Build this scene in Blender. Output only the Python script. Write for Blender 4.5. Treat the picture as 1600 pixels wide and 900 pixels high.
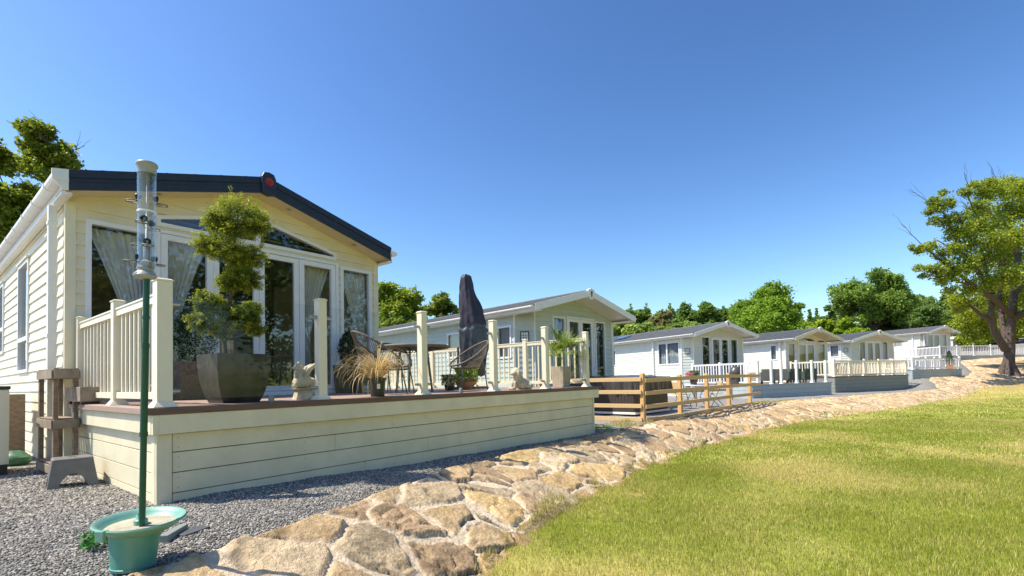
import bpy, bmesh, math, random
import numpy as np
from mathutils import Vector, Matrix
R = math.radians
random.seed(7); rng = np.random.default_rng(7)
scene = bpy.context.scene
col = scene.collection
for o in list(bpy.data.objects): bpy.data.objects.remove(o)

# ------------------------------------------------------------ camera, sky, sun, exposure
YAW, PITCH, ROLL, FPX = 38.5, 1.75, 1.24, 767.0
_y, _p, _r = R(YAW), R(PITCH), R(ROLL)
cf = Vector((math.cos(_y)*math.cos(_p), math.sin(_y)*math.cos(_p), math.sin(_p)))
rt = Vector((math.sin(_y), -math.cos(_y), 0)); up = rt.cross(cf)
cr = rt*math.cos(_r) - up*math.sin(_r); cu = up*math.cos(_r) + rt*math.sin(_r)
CAM = Vector((-1.41285, -5.06272, 0.17468))
cam = bpy.data.objects.new('camera', bpy.data.cameras.new('camera')); col.objects.link(cam)
m = Matrix((cr, cu, -cf)).transposed().to_4x4(); m.translation = CAM
cam.matrix_world = m
cam.data.sensor_width = 36; cam.data.lens = FPX/1600*36; cam.data.shift_y = 0.075
cam.data.clip_start = .05; cam.data.clip_end = 3000
scene.camera = cam
SUN = Vector((-0.50, 0.45, 1.0)).normalized()
w = bpy.data.worlds.new("World"); scene.world = w; w.use_nodes = True
nt = w.node_tree; bg = nt.nodes['Background']
sky = nt.nodes.new('ShaderNodeTexSky'); sky.sky_type = 'NISHITA'; sky.sun_disc = False
sky.sun_elevation = math.asin(SUN.z); sky.sun_rotation = math.atan2(SUN.x, SUN.y)
sky.altitude = 0; sky.air_density = 1.1; sky.dust_density = .9; sky.ozone_density = 2.2
def _n(t, op=None):
    n = nt.nodes.new(t)
    if op: n.operation = op
    return n
k1 = _n('ShaderNodeVectorMath', 'SCALE'); k1.inputs['Scale'].default_value = .25; gm = _n('ShaderNodeGamma'); gm.inputs[1].default_value = 1.45
k2 = _n('ShaderNodeVectorMath', 'SCALE'); k2.inputs['Scale'].default_value = 3.9; hs_ = _n('ShaderNodeHueSaturation'); hs_.inputs['Saturation'].default_value = 1.06; hs_.inputs['Hue'].default_value = .5
nt.links.new(sky.outputs[0], k1.inputs[0]); nt.links.new(k1.outputs[0], gm.inputs[0]); nt.links.new(gm.outputs[0], k2.inputs[0]); nt.links.new(k2.outputs[0], hs_.inputs['Color'])
nt.links.new(hs_.outputs[0], bg.inputs[0]); bg.inputs[1].default_value = 0.13
sl = bpy.data.lights.new('sun', 'SUN'); sl.energy = 4.6; sl.angle = R(.53); sl.color = (1, .93, .79)
so = bpy.data.objects.new('sun', sl); col.objects.link(so); so.rotation_euler = SUN.to_track_quat('Z', 'Y').to_euler()
vs = scene.view_settings; vs.view_transform = 'Standard'; vs.look = 'None'; vs.gamma = 1; vs.exposure = 0.66
scene.cycles.max_bounces = 8; scene.cycles.transparent_max_bounces = 24
scene.cycles.caustics_reflective = False; scene.cycles.caustics_refractive = False

def at(px, py, y=None, z=None, d=None):          # photo pixel (1600x900) -> world point on a chosen plane / at a depth
    v = cr*((px-800)/FPX) - cu*((py-570)/FPX) + cf
    if d is not None: return CAM + v*d
    if y is not None: return CAM + v*((y-CAM.y)/v.y)
    return CAM + v*((z-CAM.z)/v.z)
def LD(L, d, z=0):                               # lateral / depth from the camera station -> world
    return Vector((CAM.x + d*math.cos(_y) + L*math.sin(_y), CAM.y + d*math.sin(_y) - L*math.cos(_y), z))

# ------------------------------------------------------------ materials
MATS = {}
def base_mat(name):
    m = bpy.data.materials.new(name); m.use_nodes = True; MATS[name] = m
    return m, m.node_tree, m.node_tree.nodes['Principled BSDF']
def N(nt, t, **kw):
    n = nt.nodes.new(t)
    for k, v in kw.items():
        if hasattr(n, k): setattr(n, k, v)
        else: n.inputs[k.replace('_', ' ')].default_value = v
    return n
def pm(name, c, rough=.5, var=.10, scale=6, bump=0., bscale=60, metal=0, spec=.5, c2=None, stretch=None, streak=0):
    """procedural material: base colour with two octaves of mottling, optional streaks (grain) and bump"""
    m, nt, b = base_mat(name)
    tc = N(nt, 'ShaderNodeTexCoord'); mp = N(nt, 'ShaderNodeMapping')
    nt.links.new(tc.outputs['Object'], mp.inputs[0])
    if stretch: mp.inputs['Scale'].default_value = stretch
    n1 = N(nt, 'ShaderNodeTexNoise', Scale=scale, Detail=6.0, Roughness=.65); nt.links.new(mp.outputs[0], n1.inputs['Vector'])
    rmp = N(nt, 'ShaderNodeValToRGB')
    a = [x*(1-var) for x in c]; bb = list(c2) if c2 else [min(1, x*(1+var)) for x in c]
    rmp.color_ramp.elements[0].position = .32; rmp.color_ramp.elements[1].position = .68
    rmp.color_ramp.elements[0].color = (*a, 1); rmp.color_ramp.elements[1].color = (*bb, 1)
    nt.links.new(n1.outputs['Fac'], rmp.inputs[0]); nt.links.new(rmp.outputs[0], b.inputs['Base Color'])
    b.inputs['Roughness'].default_value = rough; b.inputs['Metallic'].default_value = metal
    b.inputs['Specular IOR Level'].default_value = spec
    if bump:
        n2 = N(nt, 'ShaderNodeTexNoise', Scale=bscale, Detail=5.0); nt.links.new(mp.outputs[0], n2.inputs['Vector'])
        bp = N(nt, 'ShaderNodeBump', Strength=bump, Distance=.01); nt.links.new(n2.outputs['Fac'], bp.inputs['Height'])
        nt.links.new(bp.outputs[0], b.inputs['Normal'])
    return m
def attr_mat(name, rough=.9, bump=0, bscale=80, transl=0, spec=.3, fine=.0, fscale=60, dist=.01):
    m, nt, b = base_mat(name)
    at_ = N(nt, 'ShaderNodeAttribute'); at_.attribute_name = 'Col'
    src = at_.outputs['Color']
    tc = N(nt, 'ShaderNodeTexCoord')
    if fine:
        n = N(nt, 'ShaderNodeTexNoise', Scale=fscale, Detail=6.0, Roughness=.7); nt.links.new(tc.outputs['Object'], n.inputs['Vector'])
        mr = N(nt, 'ShaderNodeMapRange'); mr.inputs[1].default_value = .3; mr.inputs[2].default_value = .7
        mr.inputs[3].default_value = 1-fine; mr.inputs[4].default_value = 1+fine; nt.links.new(n.outputs['Fac'], mr.inputs[0])
        mx = N(nt, 'ShaderNodeVectorMath', operation='SCALE'); nt.links.new(src, mx.inputs[0]); nt.links.new(mr.outputs[0], mx.inputs['Scale'])
        src = mx.outputs[0]
    nt.links.new(src, b.inputs['Base Color']); b.inputs['Roughness'].default_value = rough; b.inputs['Specular IOR Level'].default_value = spec
    if bump:
        n2 = N(nt, 'ShaderNodeTexNoise', Scale=bscale, Detail=8.0, Roughness=.65); nt.links.new(tc.outputs['Object'], n2.inputs['Vector'])
        bp = N(nt, 'ShaderNodeBump', Strength=bump, Distance=dist); nt.links.new(n2.outputs['Fac'], bp.inputs['Height']); nt.links.new(bp.outputs[0], b.inputs['Normal'])
    if transl:
        out = nt.nodes['Material Output']; tr = N(nt, 'ShaderNodeBsdfTranslucent'); mix = N(nt, 'ShaderNodeMixShader'); mix.inputs[0].default_value = transl
        nt.links.new(src, tr.inputs[0]); nt.links.new(b.outputs[0], mix.inputs[1]); nt.links.new(tr.outputs[0], mix.inputs[2]); nt.links.new(mix.outputs[0], out.inputs[0])
    return m
def glass(name, tint, gloss=1.0, f0=.05, rough=.0, fmax=1.0):
    """thin sheet: tinted see-through plus mirror reflection that grows towards grazing (Schlick), same from both sides"""
    m, nt, b = base_mat(name); nt.nodes.remove(b); out = nt.nodes['Material Output']
    tr = N(nt, 'ShaderNodeBsdfTransparent'); tr.inputs[0].default_value = (*tint, 1)
    gl = N(nt, 'ShaderNodeBsdfGlossy'); gl.inputs['Roughness'].default_value = rough; gl.inputs[0].default_value = (gloss,)*3+(1,)
    ge = N(nt, 'ShaderNodeNewGeometry'); dt = N(nt, 'ShaderNodeVectorMath', operation='DOT_PRODUCT'); nt.links.new(ge.outputs['Normal'], dt.inputs[0]); nt.links.new(ge.outputs['Incoming'], dt.inputs[1])
    def mth(op, a, v=None, rev=False):
        n = N(nt, 'ShaderNodeMath', operation=op); i = 1 if rev else 0
        nt.links.new(a, n.inputs[i]) 
        if v is not None: n.inputs[1-i].default_value = v
        return n.outputs[0]
    x = mth('POWER', mth('SUBTRACT', mth('ABSOLUTE', dt.outputs['Value']), 1.0, True), 5.0); x = mth('ADD', mth('MULTIPLY', x, fmax-f0), f0)
    mix = N(nt, 'ShaderNodeMixShader')
    nt.links.new(x, mix.inputs[0]); nt.links.new(tr.outputs[0], mix.inputs[1]); nt.links.new(gl.outputs[0], mix.inputs[2]); nt.links.new(mix.outputs[0], out.inputs[0])
    return m

# ------------------------------------------------------------ mesh helpers
def tag(o, label=None, cat=None, group=None, kind=None):
    if label: o['label'] = label
    if cat: o['category'] = cat
    if group: o['group'] = group
    if kind: o['kind'] = kind
    return o
def thing(name, label, cat, loc=(0, 0, 0), rz=0, group=None):
    o = bpy.data.objects.new(name, None); col.objects.link(o); o.empty_display_size = .2
    o.location = loc; o.rotation_euler = (0, 0, rz)
    return tag(o, label, cat, group)
def copy_tree(o, parent=None):
    c = o.copy(); col.objects.link(c); c.parent = parent
    for ch in [k for k in bpy.data.objects if k.parent == o]: copy_tree(ch, c)
    return c
class MB:
    def __init__(s): s.v = []; s.f = []
    def add(s, vs, fs, M=None):
        b = len(s.v)
        s.v += [tuple(M @ Vector(v)) for v in vs] if M is not None else [tuple(v) for v in vs]
        s.f += [tuple(i+b for i in f) for f in fs]; return s
    def box(s, x0, x1, y0, y1, z0, z1, M=None):
        return s.add([(x0,y0,z0),(x1,y0,z0),(x1,y1,z0),(x0,y1,z0),(x0,y0,z1),(x1,y0,z1),(x1,y1,z1),(x0,y1,z1)],
                     [(0,3,2,1),(4,5,6,7),(0,1,5,4),(1,2,6,5),(2,3,7,6),(3,0,4,7)], M)
    def frus(s, cx, cy, z0, z1, a0, a1, M=None, b0=None, b1=None):   # square frustum, half widths a0 -> a1
        b0 = a0 if b0 is None else b0; b1 = a1 if b1 is None else b1
        return s.add([(cx-a0,cy-b0,z0),(cx+a0,cy-b0,z0),(cx+a0,cy+b0,z0),(cx-a0,cy+b0,z0),(cx-a1,cy-b1,z1),(cx+a1,cy-b1,z1),(cx+a1,cy+b1,z1),(cx-a1,cy+b1,z1)],
                     [(0,3,2,1),(4,5,6,7),(0,1,5,4),(1,2,6,5),(2,3,7,6),(3,0,4,7)], M)
    def tube(s, pts, r, n=8, caps=True, closed=False):
        pts = [Vector(p) for p in pts]; k = len(pts); rr = r if hasattr(r, '__len__') else [r]*k
        vs = []; ref = None
        for i, p in enumerate(pts):
            if closed: t = pts[(i+1) % k]-pts[i-1]
            else: t = pts[min(i+1, k-1)]-pts[max(i-1, 0)]
            t.normalize()
            if ref is None: ref = Vector((0,0,1)) if abs(t.z) < .9 else Vector((1,0,0))
            a = t.cross(ref).normalized(); b = a.cross(t).normalized(); ref = b
            for j in range(n):
                q = 2*math.pi*j/n; vs.append(p + (a*math.cos(q)+b*math.sin(q))*rr[i])
        fs = []
        for i in range(k if closed else k-1):
            for j in range(n):
                i2 = (i+1) % k; fs.append((i*n+j, i*n+(j+1) % n, i2*n+(j+1) % n, i2*n+j))
        if caps and not closed: fs += [tuple(range(n))[::-1], tuple((k-1)*n+j for j in range(n))]
        return s.add(vs, fs)
    def lathe(s, prof, n=24, c=(0,0,0), M=None, sx=1, sy=1):
        vs = [(c[0]+r*math.cos(2*math.pi*j/n)*sx, c[1]+r*math.sin(2*math.pi*j/n)*sy, c[2]+z) for r, z in prof for j in range(n)]
        fs = [(i*n+j, i*n+(j+1) % n, (i+1)*n+(j+1) % n, (i+1)*n+j) for i in range(len(prof)-1) for j in range(n)]
        return s.add(vs, fs, M)
    def prism(s, poly, f0, f1):                  # poly: 2D points; f0/f1 map (u,v)->3D for the two ends
        n = len(poly); vs = [f0(*p) for p in poly]+[f1(*p) for p in poly]
        return s.add(vs, [tuple(range(n))[::-1], tuple(range(n, 2*n))]+[(i, (i+1) % n, n+(i+1) % n, n+i) for i in range(n)])
    def ell(s, c, r, seg=14, ring=9, M=None, noise=0):
        vs = []; rd = random.Random(int(abs(c[0]*97+c[2]*31)*100))
        for i in range(ring+1):
            th = math.pi*i/ring
            for j in range(seg):
                ph = 2*math.pi*j/seg; k = 1+rd.uniform(-noise, noise)
                vs.append((c[0]+r[0]*k*math.sin(th)*math.cos(ph), c[1]+r[1]*k*math.sin(th)*math.sin(ph), c[2]+r[2]*k*math.cos(th)))
        fs = [(i*seg+j, i*seg+(j+1) % seg, (i+1)*seg+(j+1) % seg, (i+1)*seg+j) for i in range(ring) for j in range(seg)]
        return s.add(vs, fs, M)
    def build(s, name, mat, parent=None, bevel=0, smooth=False, label=None):
        me = bpy.data.meshes.new(name); me.from_pydata(s.v, [], s.f)
        bm = bmesh.new(); bm.from_mesh(me)
        if smooth: bmesh.ops.remove_doubles(bm, verts=bm.verts, dist=1e-5)
        bmesh.ops.recalc_face_normals(bm, faces=bm.faces); bm.to_mesh(me); bm.free()
        me.materials.append(mat if not isinstance(mat, str) else MATS[mat])
        if smooth:
            me.polygons.foreach_set('use_smooth', [True]*len(me.polygons))
            try: me.set_sharp_from_angle(angle=R(50))
            except Exception: pass
        o = bpy.data.objects.new(name, me); col.objects.link(o)
        if parent: o.parent = parent
        if label: o['label'] = label
        if bevel:
            b = o.modifiers.new('bevel', 'BEVEL'); b.width = bevel; b.segments = 2; b.limit_method = 'ANGLE'; b.angle_limit = R(40)
        return o
def npmesh(name, V, F, mat, parent=None, colr=None, smooth=False):
    """V (n,3), F (m,k) with k = 3 or 4; colr (n,3) vertex colours of the surface itself"""
    V = np.ascontiguousarray(V, np.float32); F = np.ascontiguousarray(F, np.int32); me = bpy.data.meshes.new(name)
    me.vertices.add(len(V)); me.vertices.foreach_set('co', V.ravel())
    k = F.shape[1]; me.loops.add(F.size); me.loops.foreach_set('vertex_index', F.ravel())
    me.polygons.add(len(F)); me.polygons.foreach_set('loop_start', np.arange(0, F.size, k, dtype=np.int32)); me.polygons.foreach_set('loop_total', np.full(len(F), k, np.int32))
    if smooth: me.polygons.foreach_set('use_smooth', np.ones(len(F), bool))
    me.update(calc_edges=True)
    if colr is not None:
        ca = me.color_attributes.new('Col', 'FLOAT_COLOR', 'POINT'); c4 = np.ones((len(V), 4), np.float32); c4[:, :3] = colr; ca.data.foreach_set('color', c4.ravel())
    me.materials.append(MATS[mat] if isinstance(mat, str) else mat)
    o = bpy.data.objects.new(name, me); col.objects.link(o)
    if parent: o.parent = parent
    return o
def vnoise(x, y, seed=0):
    x = np.asarray(x, float); y = np.asarray(y, float)
    xi = np.floor(x).astype(np.int64); yi = np.floor(y).astype(np.int64); fx = x-xi; fy = y-yi
    def h(a, b):
        n = (a*374761393 + b*668265263 + seed*974634777) & 0xffffffff
        n = ((n ^ (n >> 13))*1274126177) & 0xffffffff; n = n ^ (n >> 16)
        return (n & 0xffff)/65535.0
    u = fx*fx*(3-2*fx); v = fy*fy*(3-2*fy)
    return (h(xi, yi)*(1-u)+h(xi+1, yi)*u)*(1-v) + (h(xi, yi+1)*(1-u)+h(xi+1, yi+1)*u)*v
def fbm(x, y, oct=4, seed=0):
    s = 0; a = .5; t = 0
    for i in range(oct): s = s + a*vnoise(x*2**i, y*2**i, seed+i*17); t += a; a *= .55
    return s/t
def sstep(a, b, x):
    t = np.clip((x-a)/(b-a), 0, 1); return t*t*(3-2*t)

# palette -------------------------------------------------------------------------------
pm('cream_siding', (.77, .70, .50), .45, .07, 1.8)
pm('cream_paint', (.74, .665, .465), .5, .09, 2.2, .12, 40)
pm('cream_soffit', (.72, .60, .38), .5, .06, 3)
pm('cream_post', (.80, .73, .56), .38, .03, 5)
pm('white_frame', (.80, .80, .80), .32, .03, 4)
pm('white_plastic', (.82, .80, .75), .4, .05, 4)
pm('roof_dark', (.022, .024, .03), .45, .25, 9, .2, 60)
pm('navy_fascia', (.016, .022, .036), .42, .25, 9)
pm('badge_red', (.32, .02, .03), .4, .1, 9)
pm('roof_grey', (.10, .105, .115), .7, .2, 3, .3, 60)
pm('roof_slate', (.075, .08, .09), .65, .2, 3, .3, 60)
pm('sage_siding', (.50, .57, .53), .5, .05, 3)
pm('mist_siding', (.66, .68, .60), .5, .05, 3)
pm('pale_siding', (.68, .67, .60), .5, .05, 3)
pm('ivory_siding', (.76, .73, .62), .5, .05, 3)
pm('deck_board', (.36, .25, .19), .6, .25, 5, .25, 50, stretch=(1, 14, 14))
pm('deck_edge', (.15, .085, .06), .55, .2, 6, .2, 50, stretch=(1, 10, 10))
pm('skirt_grey', (.33, .38, .40), .6, .08, 4)
pm('skirt_blue', (.36, .42, .45), .6, .08, 4)
pm('skirt_green', (.22, .24, .22), .6, .08, 4)
pm('skirt_white', (.72, .70, .66), .6, .06, 4)
pm('dark', (.01, .01, .01), .9)  # near black, colour stands in for the shade under the decks
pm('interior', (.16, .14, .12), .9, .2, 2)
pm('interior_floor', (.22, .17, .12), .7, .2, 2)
pm('curtain', (.80, .77, .70), .9, .06, 6)
pm('curtain_light', (.82, .82, .82), .9, .05, 6)
glass('window_glass', (.76, .79, .79), 1.0, .10)
glass('window_glass_far', (.50, .55, .58), 1.0, .12)
glass('balustrade_glass', (.96, .975, .97), 1.0, .010, 0, .10)
glass('clear_plastic', (.90, .91, .92), .9, .07, .15)
pm('steel', (.42, .42, .42), .3, .1, 20, metal=.9)
pm('wood_new', (.62, .42, .20), .7, .22, 5, .3, 60, stretch=(1, 12, 12))
pm('wood_post', (.60, .37, .15), .7, .22, 5, .3, 60, stretch=(12, 12, 1))
pm('wood_old', (.22, .155, .10), .8, .35, 5, .4, 60, stretch=(3, 3, 9))
pm('wood_grey', (.27, .21, .15), .8, .3, 5, .4, 60)
pm('hot_tub_brown', (.055, .042, .036), .5, .2, 3, .1, 30, stretch=(1, 1, 9))
pm('hot_tub_cover', (.07, .062, .058), .30, .2, 3, .2, 12)
pm('rattan', (.15, .11, .08), .6, .35, 40, .5, 120)
pm('metal_leg', (.10, .10, .10), .4, .15, 10, metal=.3)
pm('cover_fabric', (.032, .028, .044), .55, .3, 4, .6, 9)
pm('planter_stone', (.028, .030, .028), .45, .5, 7, .45, 22, c2=(.062, .056, .046))
pm('planter_dark', (.04, .04, .042), .6, .3, 5, .4, 60)
pm('black_pot', (.02, .02, .02), .35, .2, 8)
pm('terracotta', (.46, .22, .12), .8, .15, 8, .2, 50)
pm('wood_planter', (.42, .35, .27), .8, .25, 5, .3, 50, stretch=(6, 6, 1))
pm('statue_stone', (.55, .47, .34), .9, .35, 9, .6, 40)
pm('teal_plastic', (.09, .29, .24), .38, .15, 5, .1, 30)
pm('teal_light', (.17, .36, .28), .45, .2, 6, .1, 30)
pm('green_pole', (.003, .07, .035), .35, .2, 20)
pm('sand', (.42, .38, .27), .95, .25, 12, .5, 90)
pm('grey_plastic', (.15, .145, .135), .55, .15, 8, .15, 90)
pm('feeder_grey', (.30, .32, .31), .4, .15, 15)
pm('bark', (.10, .072, .060), .95, .45, 5, .9, 16, stretch=(3, 3, .8))
pm('bark_dark', (.09, .07, .055), .95, .4, 5, .8, 16)
pm('lamp_black', (.02, .02, .02), .4)
pm('lamp_glass', (.75, .75, .72), .4)
pm('grey_cushion', (.28, .27, .25), .8, .12, 8)
pm('green_cushion', (.05, .075, .065), .8, .2, 8)
pm('yellow', (.75, .6, .03), .5); pm('blue_strap', (.03, .06, .35), .5); pm('bag_green', (.03, .11, .05), .45, .3, 9, .4, 12)
pm('red_cloth', (.35, .09, .08), .8, .2, 9); pm('hose', (.04, .3, .1), .4)
attr_mat('leaf', .5, transl=.5, spec=.4)
attr_mat('grass_mat', .6, transl=.35, spec=.25)
attr_mat('soil_lawn', .95, .8, 40, fine=.3, fscale=70)
attr_mat('stone_wall', .93, 1.0, 26, fine=.30, fscale=22, dist=.03)
attr_mat('pebble', .8, spec=.4)
attr_mat('petal', .6, transl=.2)

# ============================================================ TERRAIN
TOP = np.array([(-40,-14,-.8),(-14,-5.5,-.8),(-6,-3.3,-.8),(-2,-2.2,-.82),(-.56,-1.85,-.82),(.42,-1.65,-.83),(1.46,-1.22,-.86),(2.81,-.72,-.9),(4.39,-.45,-.93),(7.4,-.18,-.97),
  (9.3,-.42,-.93),(11.5,-.72,-.88),(14.1,-.85,-.86),(17.5,-1.0,-.87),(24.1,-2.4,-.93),(31,-4.6,-.95),(36,-6.2,-.97),(38.3,-6.9,-.9),(40.2,-6.5,-.4),(41.3,-6.6,-.28),(44.3,-8.7,-.25),(48,-9.2,.1),(53,-9.1,.6),(58,-9.1,1.0),(66,-14,1.5),(90,-25,4)])
TOE = np.array([(-40,-15,-1.4),(-14,-7.2,-1.4),(-6,-5.2,-1.38),(-2,-4.2,-1.35),(0,-3.2,-1.35),(1.47,-2.38,-1.35),(2.35,-2.10,-1.35),(3.36,-1.94,-1.35),(4.79,-1.69,-1.35),(6.46,-1.53,-1.35),(8.28,-1.55,-1.35),(11.05,-1.70,-1.35),(14.17,-2.05,-1.35),(19.17,-3.14,-1.36),(24.73,-4.73,-1.37),
  (35.0,-7.5,-1.33),(38.0,-8.0,-1.2),(40,-8.4,-1.08),(42,-9.4,-.92),(45,-11,-.7),(49,-12.3,-.35),(53,-12.3,.25),(58,-12,.8),(66,-16.5,1.3),(90,-28,3.6)])
def tps(P):
    P = np.array(P, float); n = len(P); d = np.hypot(P[:, None, 0]-P[None, :, 0], P[:, None, 1]-P[None, :, 1])
    K = np.where(d > 0, d, 0) + np.eye(n)*.02; A = np.zeros((n+1, n+1)); A[:n, :n] = -K; A[:n, n] = 1; A[n, :n] = 1
    w_ = np.linalg.solve(A, np.append(P[:, 2], 0))
    def f(x, y):
        x = np.asarray(x, float); y = np.asarray(y, float); r = np.full(x.shape, w_[n])
        for i in range(n): r = r - w_[i]*np.hypot(x-P[i, 0], y-P[i, 1])
        return r
    return f
far = [(90,-18,4.2),(90,-40,4),(130,-30,7),(130,20,9),(80,30,5),(60,60,6),(0,90,5),(200,0,16),(200,-80,14),(120,100,14),(-60,60,0)]
hG = tps([(x, y, z) for x, y, z in TOP[1:]]+[(0,3,-.82),(0,12,-.8),(5,12,-.8),(8,3,-.95),(10,3,-.86),(12,6,-.8),(17,.6,-.86),(23,.3,-.92),(24,10,-.8),(31,-2,-.94),(38,-5.2,-.96),(40,4,-.7),(40.4,-5.2,-.28),(43.7,-7.6,-.25),(45,-3,-.2),(58,-6,1.0),(66,-6,1.1)]+far)
hL = tps([(x, y, z) for x, y, z in TOE[1:]]+[(-10,-20,-1.5),(-1,-6,-1.36),(3,-5,-1.36),(8,-4,-1.36),(8,-10,-1.38),(16,-5,-1.37),(20,-12,-1.40),(28,-10,-1.42),(34,-12,-1.25),(30,-22,-1.4),(49.4,-11.6,-.42),(45,-20,-.6),(60,-17,.8),(70,-22,1.8),(0,-60,-1.6)]+far)
ytoe = lambda x: np.interp(x, TOE[:, 0], TOE[:, 1]); ytop = lambda x: np.interp(x, TOP[:, 0], TOP[:, 1])
def axis(pts):
    r = []
    for a, b, s in pts: r += list(np.arange(a, b, s))
    return np.array(r)
def sheet(name, xs, ys, zf, cf_, mat):
    X, Y = np.meshgrid(xs, ys, indexing='ij'); Z = zf(X, Y); V = np.stack([X, Y, Z], -1).reshape(-1, 3)
    nx, ny = X.shape; i = np.arange(nx*ny).reshape(nx, ny)
    F = np.stack([i[:-1, :-1], i[1:, :-1], i[1:, 1:], i[:-1, 1:]], -1).reshape(-1, 4)
    return npmesh(name, V, F, mat, colr=None if cf_ is None else cf_(X, Y).reshape(-1, 3), smooth=True)
# ---- lawn: grass colour is a patchwork of lush and drought-yellow turf
def dryness(x, y):
    d = fbm(x*.55, y*.55+9, 4, 3)*.55 + fbm(x*.13+4, y*.2, 3, 8)*.45
    t = ytoe(x)-y                                   # distance down from the wall toe
    d = d + .04*np.exp(-np.clip(t, 0, 9)/1.0) + .26*sstep(33, 42, x)*sstep(9, 2, t)
    return sstep(.32, .70, d)
def lawn_col(x, y):
    d = dryness(x, y)[..., None]; g = np.array([.20, .24, .02]); s = np.array([.42, .37, .10]); earth = np.array([.34, .22, .11])
    c = g*(1-d)+s*d
    t = (ytoe(x)-y)
    e = sstep(.78, .86, fbm(x*1.3+3, y*1.3, 4, 21)+.22*np.exp(-np.clip(t, 0, 5)/.35))
    e = np.maximum(e, sstep(36, 46, x)*sstep(4.2, 1.5, t)*.9)
    e = e*(t < 6); c = c*(1-e[..., None])+earth*e[..., None]
    n = fbm(x*9, y*9, 3, 5)[..., None]; return c*(.8+.4*n)
xs = axis([(-40,-6,1.5),(-6,12,.12),(12,30,.3),(30,60,.8),(60,120,4),(120,420,20)]); ys = axis([(-300,-60,20),(-60,-14,2),(-14,-6,.5),(-6,0,.12),(0,6,1)])
def lawn_z(X, Y):
    z = hL(X, Y)+.03*(fbm(X*.8, Y*.8, 3, 2)-.5)
    return np.where(Y > ytoe(X)+.12, z-.9, z)
lawn = sheet('lawn', xs, ys, lawn_z, lawn_col, 'soil_lawn'); tag(lawn, kind='structure')
# ---- gravel terrace
m, nt, b = base_mat('gravel')
tc = N(nt, 'ShaderNodeTexCoord'); vo = N(nt, 'ShaderNodeTexVoronoi', Scale=58.0); nt.links.new(tc.outputs['Object'], vo.inputs['Vector'])
rp = N(nt, 'ShaderNodeValToRGB'); rp.color_ramp.elements[0].color = (.11, .11, .105, 1); rp.color_ramp.elements[1].color = (.44, .41, .37, 1)
e_ = rp.color_ramp.elements.new(.5); e_.color = (.21, .20, .185, 1)
sp = N(nt, 'ShaderNodeSeparateColor'); nt.links.new(vo.outputs['Color'], sp.inputs[0]); nt.links.new(sp.outputs[0], rp.inputs[0])
nt.links.new(rp.outputs[0], b.inputs['Base Color']); b.inputs['Roughness'].default_value = .85
bp = N(nt, 'ShaderNodeBump', Strength=1.0, Distance=.012, invert=True); nt.links.new(vo.outputs['Distance'], bp.inputs['Height']); nt.links.new(bp.outputs[0], b.inputs['Normal'])
xs = axis([(-40,-3,1.5),(-3,9,.12),(9,24,.5),(24,62,1.2),(62,120,6),(120,420,20)]); ys = axis([(-24,-12,2),(-12,-3,.6),(-3,3,.12),(3,16,1),(16,100,6),(100,400,30)])
def grav_z(X, Y):
    z = hG(X, Y)+.035*(fbm(X*1.7, Y*1.7, 3, 12)-.5)
    z = z-.035*sstep(.35, 0, Y-ytop(X))
    return np.where(Y < ytop(X)-.05, z-.8, z)
gravel = sheet('gravel_ground', xs, ys, grav_z, None, 'gravel'); tag(gravel, kind='structure')
# ---- loose pebbles lying on the near gravel
def pebbles():
    t = (1+5**.5)/2; ico = np.array([(-1,t,0),(1,t,0),(-1,-t,0),(1,-t,0),(0,-1,t),(0,1,t),(0,-1,-t),(0,1,-t),(t,0,-1),(t,0,1),(-t,0,-1),(-t,0,1)])/1.9
    fc = np.array([(0,11,5),(0,5,1),(0,1,7),(0,7,10),(0,10,11),(1,5,9),(5,11,4),(11,10,2),(10,7,6),(7,1,8),(3,9,4),(3,4,2),(3,2,6),(3,6,8),(3,8,9),(4,9,5),(2,4,11),(6,2,10),(8,6,7),(9,8,1)])
    n = 150000; x = rng.uniform(-2.2, 7.8, n*2); y = -2.6+rng.uniform(0, 1, n*2)**1.0*6.5
    d = np.hypot(x-CAM.x, y-CAM.y)
    k = (y > ytop(x)+.0) & ~((x > .02) & (y > .03)) & ~((x > -.1) & (y > 3.1)) & (rng.uniform(0, 1, n*2) < np.clip(5.5/d, .25, 1)**2.2); x = x[k][:n]; y = y[k][:n]; n = len(x)
    s = rng.uniform(.0055, .0105, n)*np.clip(np.hypot(x-CAM.x, y-CAM.y)/4.2, .9, 1.6); z = grav_z(x, y)+s*.35
    a = rng.uniform(0, 6.28, n); sc = np.stack([s*rng.uniform(.8, 1.35, n), s*rng.uniform(.8, 1.1, n), s*rng.uniform(.5, .85, n)], -1)
    v = ico[None]*sc[:, None]*(1+rng.uniform(-.18, .18, (n, 12, 1)))
    tl = rng.uniform(-.5, .5, n)[:, None]; vz = v[..., 2]+v[..., 0]*tl; vx = v[..., 0]*np.cos(a)[:, None]-v[..., 1]*np.sin(a)[:, None]; vy = v[..., 0]*np.sin(a)[:, None]+v[..., 1]*np.cos(a)[:, None]
    V = np.stack([vx+x[:, None], vy+y[:, None], vz+z[:, None]], -1).reshape(-1, 3)
    F = (fc[None]+12*np.arange(n)[:, None, None]).reshape(-1, 3)
    g = rng.choice([.11, .16, .21, .27, .34, .46], n, p=[.15, .25, .25, .18, .12, .05]); tint = np.array([1.10, 1.02, .88])+rng.uniform(-.05, .08, (n, 3))*np.array([1, .2, .2])
    C = np.repeat(g[:, None]*tint, 12, 0)
    tag(npmesh('loose_pebbles', V, F, 'pebble', colr=C), kind='stuff')
pebbles()
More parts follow.
